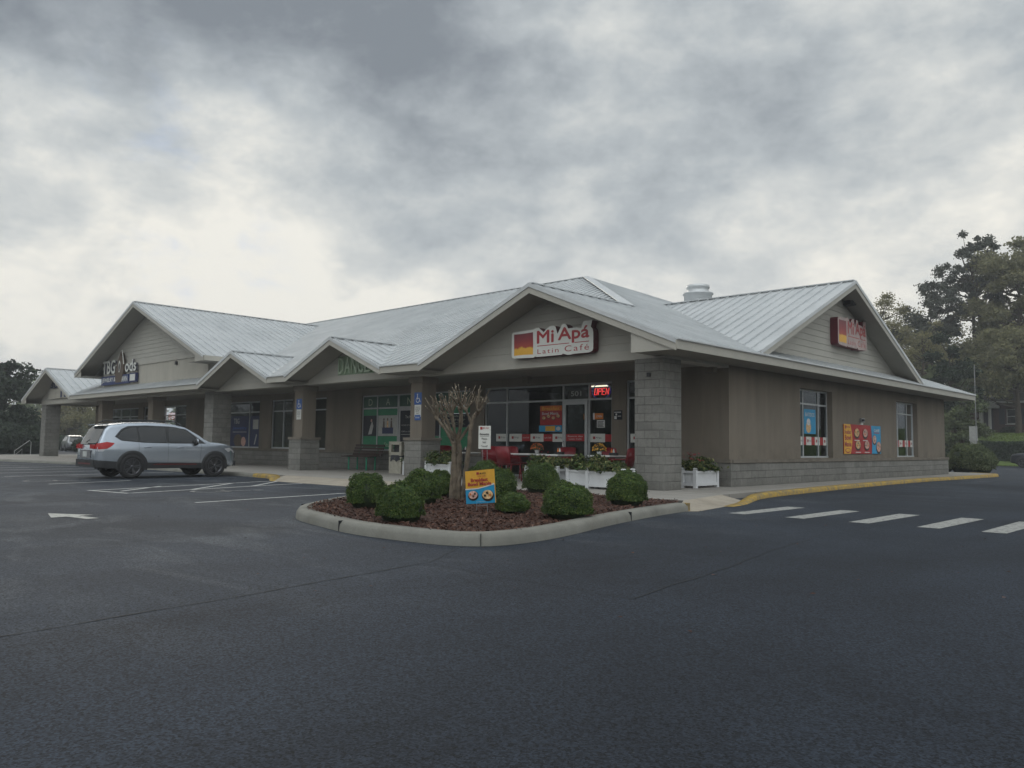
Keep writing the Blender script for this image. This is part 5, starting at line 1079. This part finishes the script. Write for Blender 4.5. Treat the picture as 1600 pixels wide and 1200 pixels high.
SHR = [(-11.27,8.35,.35,.60,'leftmost round clipped shrub in the island'),(-9.30,7.50,.38,.58,'round clipped shrub at the front left of the island, nearest the kerb'),(-11.26,9.54,.37,.61,'round clipped shrub behind the front left one, left of the tree'),
       (-12.4,11.0,.27,.55,'dark round shrub just left of the tree trunk, partly behind it'),(-14.46,14.3,.45,.74,'shrub at the back of the island, right of the tree, against the walk'),(-10.94,11.21,.36,.62,'light green round shrub to the right of the lawn sign'),
       (-9.21,9.75,.32,.34,'low shrub right behind the lawn sign'),(-12.75,14.5,.46,.74,'round shrub in front of the planter at the back of the island'),(-8.10,9.80,.41,.57,'broad clipped shrub at the front right of the island'),(-9.13,12.85,.43,.65,'round clipped shrub at the right end near the corner column')]
for x, y, r_, h, l_ in SHR: shrub(x, y, r_*.88, h*.97, mz(x,y)-.02, l_)
shrub(-11.75,47.3,1.1,1.55,.0,'large dark round bush at the far end of the side walk','green_leaf',9000,.06,grp='large bushes past the far corner'); shrub(-14.0,48.5,1.2,1.35,.0,'darker bush half hidden behind the building far corner','dark_leaf',7000,.06,grp='large bushes past the far corner')
# pruned multi-stem tree
root = empty('pruned_tree', (-11.6,10.7,.14), 0, label='bare crape myrtle pruned to stubby knuckles in the mulch island', category='tree')
tb = MB(); cb_ = MB(); kn = []
def limb(pts, r0, r1, m='bark_pale'):
    P = smooth_path(pts, 5); n_ = len(P); tb.tube([(p[0]+random.uniform(-.008,.008),p[1]+random.uniform(-.008,.008),p[2]) for p in P], [(r0+(r1-r0)*i/(n_-1))*(1+.10*math.sin(i*1.9+r0*70)) for i in range(n_)], m, 9)
limb([(-.07,0,-.03),(-.05,.02,.4),(-.07,.0,.9),(-.06,-.02,1.15)],.062,.048); limb([(.0,.04,-.03),(.0,.05,.5),(.03,.04,.9),(.0,.03,1.2)],.060,.045); limb([(-.13,-.02,-.03),(-.11,.0,.5),(-.10,0,.9),(-.10,.01,1.15)],.045,.035)
limb([(.10,.05,-.03),(.20,.04,.5),(.29,.02,.95),(.38,.0,1.4),(.43,.02,1.66)],.048,.034); limb([(.08,.0,-.03),(.12,-.05,.3),(.13,-.02,.6)],.032,.02); limb([(.20,.04,.5),(.24,.1,.9),(.21,.14,1.25)],.028,.022)
heads = [((-.09,0,1.1),(-.30,-.05,1.40),(-.52,-.08,1.62),.032),((-.08,0,1.1),(-.22,.12,1.40),(-.36,.18,1.72),.030),((-.02,0,1.15),(-.12,-.1,1.45),(-.20,-.15,1.70),.030),((.0,0,1.15),(.0,.1,1.45),(-.04,.14,1.82),.032),((.0,0,1.15),(.13,-.05,1.45),(.17,-.1,1.80),.032),((.0,.02,1.1),(.06,-.14,1.4),(.05,-.22,1.66),.028),((.43,.02,1.64),(.47,.04,1.70),(.52,.06,1.75),.03),((.40,.0,1.5),(.37,-.06,1.64),(.34,-.1,1.76),.026),((.0,.03,1.15),(.20,.16,1.5),(.32,.24,1.72),.03),((-.09,0,1.2),(-.34,.06,1.42),(-.52,.1,1.55),.026)]
for a_, m_, e_, r_ in heads:
    limb([a_, m_, e_], r_, r_*.8); e = Vector(e_)
    tb.lathe([(0,-.06),(r_*1.2,-.03),(r_*1.45,.015),(r_*1.0,.05),(0,.07)], e, (e-Vector(m_)), 'bark_pale', 10)
    for k in range(11):
        az = random.uniform(0,2*math.pi); sp_ = random.uniform(.15,.85); out_ = (e-Vector((.05,0,1.2))); out_.z = 0; out_ *= .7
        d = Vector((math.cos(az)*sp_,math.sin(az)*sp_,1.0))+out_*.9; d.normalize(); l_ = random.uniform(.18,.50); q = e+d*l_+Vector((0,0,.02)); mid = e+d*l_*.5+Vector((random.uniform(-.03,.03),random.uniform(-.03,.03),0))
        tb.tube([e, mid, q], [.012,.010,.008], 'bark_pale', 6); 
        if k % 2 == 0: cb_.lathe([(0,.003),(.009,.003),(.009,-.004)], q, d, 'cut_wood', 8)
tb.build('trunk', root); cb_.build('cut_end', root)

# ------------------------------------------------------------------ trees and background
def tree(name, x, y, h, r_, base, mat, n, ls, lab, trunk_h=.3, squash=1., clumps=26, seed=1, cat='tree', grp='trees beyond the building', wood='bark', zbias=.0, spread=.35, z=0., lean=(0,0), fill=.34):
    rn = np.random.default_rng(seed); rs = random.Random(seed)
    root = empty(name, (x,y,z), 0, label=lab, category=cat, group=grp); tb = MB(); cz = h*(trunk_h+(1-trunk_h)/2); ch = h*(1-trunk_h)/2
    top = Vector((lean[0],lean[1],h*.78)); tb.tube([(0,0,0),(top.x*.2+.1,top.y*.2,h*.3),(top.x*.6,top.y*.6,h*.6),tuple(top)],[base,base*.75,base*.45,base*.12],wood,9)
    cs = []
    for i in range(clumps):
        d = rn.normal(0,1,3); d /= np.linalg.norm(d); q = rn.uniform(.35,.92); c = Vector((d[0]*r_*q+lean[0]*.7, d[1]*r_*q+lean[1]*.7, cz+d[2]*ch*q)); cr_ = rn.uniform(.55,1.25)*spread*r_; cs.append((c,cr_))
        s0 = Vector((lean[0]*.5,lean[1]*.5,max(h*trunk_h*.9, min(c.z-abs(c.x)*.4-.5, h*.8)))); m_ = s0.lerp(c,.5)+Vector((0,0,-.05*h*rn.uniform(0,1))); tb.tube([s0,m_,c],[base*.3,base*.17,base*.05],wood,6,False)
    tb.build('trunk', root); P = []; per = n//clumps
    for c, cr_ in cs:
        k = per; d = rn.normal(0,1,(k,3)); d /= np.linalg.norm(d,axis=1,keepdims=True); rr = rn.uniform(0,1,k)**fill*cr_
        sub = 1+.25*np.sin(d[:,0]*5+c.x)*np.sin(d[:,1]*6+c.y)+.2*np.sin(d[:,2]*8)
        P.append(np.array(c)+d*(rr*sub)[:,None]*(1,1,.62*squash))
    P = np.concatenate(P); leaves('crown', P, rn.normal(0,1,P.shape)+(0,0,.6), ls, mat, root, aspect=1.5, jitter=.5); return root
tree('pine_tree',-23.5,97,26.0,3.8,.34,'pine_leaf',17000,.17,'tall dark pine rising above all the other trees at the right',.55,1.1,80,11,spread=.17,fill=.7)
tree('pine_tree',-27.2,95,20.8,4.2,.28,'pine_leaf',16000,.17,'dark pine with layered clumps left of the tallest pine',.42,1.1,70,12,spread=.18,fill=.7)
tree('oak_tree',-19.0,96,24.8,5.6,.45,'olive_leaf',40000,.2,'broad olive green tree towering over the brick house',.22,.95,80,13,spread=.24,fill=.45)
tree('oak_tree',-22.3,101,20.0,5.0,.4,'olive_leaf',26000,.2,'olive tree behind the brick house beneath the tallest pine',.10,1.,60,23,spread=.28,fill=.45)
tree('oak_tree',-14.5,99,24,6.0,.4,'green_leaf',26000,.22,'green tree at the right edge behind the brick house',.12,.9,60,14,spread=.28,fill=.45)
tree('bare_tree',-31.6,92,19.2,5.4,.3,'pale_leaf',15000,.15,'thin pale budding tree with branches showing behind the side gable',.28,1.,60,15,spread=.27,fill=.9)
tree('bare_tree',-26.0,88,15.5,3.8,.28,'pale_leaf',9000,.14,'pale spring tree between the side gable and the dark magnolia',.2,1.,50,25,spread=.28,fill=.85)
tree('magnolia_tree',-20.9,78,12.2,2.3,.25,'dark_leaf',16000,.17,'dark dense evergreen just right of the side gable',.05,1.,44,16,spread=.32,fill=.5)
tree('oak_tree',-23.5,84,10.5,3.6,.25,'green_leaf',20000,.18,'light green bushy tree low behind the far building corner',.05,1.,44,17,spread=.32,fill=.45)
tree('oak_tree',-18.6,72,6.4,1.8,.2,'green_leaf',10000,.14,'small green tree beneath the eave at the far corner',.05,1.,30,18,spread=.38,fill=.45)
tree('oak_tree',-29,104,17.5,6.0,.35,'olive_leaf',24000,.22,'olive tree crown farthest back behind the pale trees',.10,.9,54,27,spread=.3,fill=.45)
tree('oak_tree',-18.0,88.5,14.0,4.8,.35,'olive_leaf',20000,.18,'olive tree whose crown hangs over the roof of the brick house',.36,.9,50,28,spread=.3,fill=.5)
# left side
tree('magnolia_tree',-79.0,19.2,8.7,4.0,.3,'dark_leaf',22000,.20,'dark magnolia at the left edge of the photo beyond the farthest column',.03,1.,60,19,grp='trees at the left end',spread=.24)
tree('magnolia_tree',-84.0,17.2,6.2,3.8,.3,'dark_leaf',12000,.20,'lower dark magnolia behind the one at the left edge',.03,1.,40,29,grp='trees at the left end',spread=.27)
for i, (x, y, h, r_, mt, l_) in enumerate(((-112,42,8.5,4.5,'olive_leaf','olive tree framed between the farthest column and the car'),(-120,46,9,5,'pale_leaf','pale thin tree framed in the porch opening'),(-118,38,7.5,4.4,'pale_leaf','pale tree seen right beside the farthest column'),(-108,46,7.5,4.5,'olive_leaf','olive tree behind the tailgate of the silver car'))):
    tree('oak_tree',x,y,h,r_,.22,mt,9000,.2,l_,.12,1.,34,40+i,grp='trees at the left end',spread=.28)
shrub(-100,32.5,1.6,1.6,0,'dark roadside bush seen through the porch opening','dark_leaf',2500,.11,grp='bushes at the left end'); shrub(-88,29.7,.9,1.3,0,'small dark bush just right of the farthest column','dark_leaf',2000,.09,grp='bushes at the left end')
for i_, (x_, y_, r_, h_) in enumerate(((-73.5,17.6,2.2,2.6),(-80.5,15.2,2.8,3.4),(-78,21.5,2.6,3.0))): shrub(x_,y_,r_,h_,0,('dark bush under the magnolia nearest the farthest column','dark bush at the very left edge of the photo','dark bush behind the white handrail')[i_],'dark_leaf',6000,.13,grp='bushes at the left end')
# handrail at the left
b = MB(); b.tube([(-67.9,18.3,0),(-67.9,18.3,.35),(-68,19.3,1.15),(-68,19.4,1.0),(-68,19.4,0)],.022,'house_white',8); b.tube([(-67.9,18.3,.0),(-67.9,18.8,.5),(-67.9,18.8,0)],.02,'house_white',8); b.build('handrail', None, None, label='white bent handrail in front of the magnolia at the left', category='handrail')
# lawn bank, hedge, house at the right
b = MB(); nx, ny = 24, 16; vs = []
for j in range(ny+1):
    for i in range(nx+1):
        x = -60+95*i/nx; y = 77+63*j/ny; t = min(1,max(0,(y-77)/9)); vs.append((x,y,-.02+2.8*t*t*(3-2*t)+.035*max(0,y-86)))
b.add(vs, [(j*(nx+1)+i,j*(nx+1)+i+1,(j+1)*(nx+1)+i+1,(j+1)*(nx+1)+i) for j in range(ny) for i in range(nx)], 'grass_ground', True); b.build('lawn', kind='structure')
n = 30000; gx = rng.uniform(-26,-6,n); gy = rng.uniform(76,92,n); tt = np.clip((gy-77)/9,0,1); gz = -.02+2.8*tt*tt*(3-2*tt)+.035*np.maximum(0,gy-86)
leaves('grass', np.stack([gx,gy,gz+.04],1), np.tile((0,-1,.3),(n,1)), .07, 'grass_blade', aspect=2, kind='stuff')
root = empty('hedge', (-16,79,.0), 0, label='long low dark hedge in front of the brick house lawn', category='hedge')
n = 26000; hx = rng.uniform(-11,12,n); side = rng.random(n) < .6; hy = np.where(side, -.6+rng.normal(0,.06,n), rng.uniform(-.6,.6,n)); hz_ = np.where(side, rng.uniform(.1,1.95,n), 1.97+rng.normal(0,.05,n)+.05*np.sin(hx*1.3)); leaves('foliage', np.stack([hx,hy,hz_],1), np.where(side[:,None],(0,-1,.2),(0,0,1.)), .09, 'dark_leaf', root)
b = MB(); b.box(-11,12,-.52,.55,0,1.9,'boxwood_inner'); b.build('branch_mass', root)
HY = 92.; HO = (-17.9,HY,3.15)
H = empty('brick_house', HO, 0, label='brick house with white porch columns and dark shutters beyond the hedge', category='house')
def hb(mb, name, parent=None): return mb.build(name, parent or H)
b = MB(); wall_grid(b,-5.3,9,-.3,2.95,[(-1.75,-.55,.75,2.25),(4,5.2,.75,2.25)], lambda mb,u0,u1,z0,z1,m: mb.box(u0,u1,0,.3,z0,z1,m),'brick_red'); b.box(-5.3,-5.0,.301,7,-.3,2.95,'brick_red'); b.box(8.7,9,.301,7,-.3,2.95,'brick_red'); b.box(-5.3,9,7.001,7.3,-.3,2.95,'brick_red'); hb(b,'wall')
b = MB(); b.prism([(-6.0,-.7,2.95),(9.7,-.7,2.95),(9.7,3.6,4.9),(-6.0,3.6,4.9)],(0,0,.12),'shingle'); b.prism([(-6.0,7.9,2.95),(9.7,7.9,2.95),(9.7,3.601,4.9),(-6.0,3.601,4.9)],(0,0,.12),'shingle'); b.box(-6.0,9.7,-.75,-.71,2.78,3.0,'house_white'); hb(b,'roof')
for x in (-1.75,4):
    b = MB(); b.box(x,x+1.2,.1,.16,.75,.83,'house_white'); b.box(x,x+1.2,.1,.16,2.17,2.25,'house_white'); b.box(x,x+.07,.1,.16,.83,2.17,'house_white'); b.box(x+1.13,x+1.2,.1,.16,.83,2.17,'house_white'); b.box(x+.07,x+1.13,.11,.15,1.47,1.53,'house_white'); b.box(x-.1,x+1.3,-.06,0,.67,.75,'house_white'); w_ = hb(b,'window')
    b = MB(); b.add([(x+.07,.13,.83),(x+1.13,.13,.83),(x+1.13,.13,2.17),(x+.07,.13,2.17)],[(0,1,2,3)],'window_dark'); hb(b,'pane',w_)
    for xx in (x-.62,x+1.26): b = MB(); b.box(xx,xx+.5,-.04,0,.72,2.28,'shutter'); hb(b,'shutter')
for x in (-3.7,-2.9): b = MB(); b.lathe([(.17,-.2),(.15,0),(.13,2.2),(.17,2.3)],(x,-1.3,0),(0,0,1),'house_white',12); hb(b,'porch_column')
b = MB(); b.prism([(-4.3,-1.55,2.3),(-2.3,-1.55,2.3),(-2.3,-1.55,2.55),(-3.3,-1.55,3.1),(-4.3,-1.55,2.55)],(0,1.5,0),'house_white'); b.box(-4.3,-2.3,-1.6,-.01,-.4,-.2,'brick_red'); hb(b,'porch_gable')
b = MB(); b.box(-3.75,-2.9,-.02,0,.0,2.2,'shutter'); b.box(-3.85,-3.75,-.05,0,-.1,2.3,'house_white'); hb(b,'door')
# white post with thin pole
b = MB(); root = empty('sign_pillar', (-15.0,61.0,0), 0, label='square white pillar standing behind the round bushes', category='pillar'); b.box(-.17,.17,-.17,.17,0,1.9,'post_white'); b.box(-.22,.22,-.22,.22,1.9,2.0,'post_white'); b.box(-.2,.2,-.2,.2,2.0,2.75,'post_white'); b.prism([(-.2,-.2,2.75),(.2,-.2,2.75),(.2,.2,2.75),(-.2,.2,2.75)],(0,0,.12),'post_white'); b.build('shaft', root)
b = MB(); b.tube([(-14.7,60.5,0),(-14.7,60.5,7.0)],.022,'grey_metal',8); b.build('flag_pole', None, None, label='thin pale pole rising beside the white pillar', category='pole')
shrub(-19.0,90.5,.9,1.0,2.6,'dark shrub below the porch columns of the brick house','dark_leaf',2500,.08,grp='shrubs at the brick house')

# unseen tree lines, added to darken what the shop windows mirror
n = 26000; tx = rng.uniform(-90,110,n); cl_ = np.floor(tx/7); hh = 10+3.5*np.sin(cl_*2.3)+2*np.sin(cl_*5.1); tz = rng.beta(1.6,1.5,n)*hh; ty = -62+rng.normal(0,2.5,n)
leaves('added_woods', np.stack([tx,ty,tz+.3],1), np.tile((0,1,.3),(n,1)), .55, 'green_leaf', aspect=1.4, kind='stuff')
n = 16000; ty = rng.uniform(-60,80,n); hh = 9+3*np.sin(np.floor(ty/7)*2.1); leaves('added_woods', np.stack([86+rng.normal(0,2.5,n),ty,rng.beta(1.6,1.5,n)*hh+.3],1), np.tile((-1,0,.3),(n,1)), .55, 'green_leaf', aspect=1.4, kind='stuff')

n = 22000; ty = rng.uniform(-75,75,n); hh = 8+2.5*np.sin(np.floor(ty/6)*2.1)+1.5*np.sin(ty*.9); leaves('added_woods', np.stack([-150+rng.normal(0,3,n),ty,rng.beta(1.6,1.5,n)*hh+.3],1), np.tile((1,0,.3),(n,1)), .55, 'green_leaf', aspect=1.4, kind='stuff')  # row added to darken window reflections; also fills the left horizon

# ------------------------------------------------------------------ thin haze volume over the whole scene
hm = bpy.data.materials.new('haze_air'); hm.use_nodes = True; ht = hm.node_tree; ht.nodes.remove(ht.nodes['Principled BSDF'])
pv = ht.nodes.new('ShaderNodeVolumePrincipled'); pv.inputs['Color'].default_value = (.93,.96,1,1); pv.inputs['Density'].default_value = .0011; pv.inputs['Anisotropy'].default_value = .2
ht.links.new(pv.outputs[0], ht.nodes['Material Output'].inputs['Volume']); MATS['haze_air'] = hm
b = MB(); b.box(-1510,1510,-1510,1510,-1.03,31,'haze_air'); b.build('haze', kind='stuff')
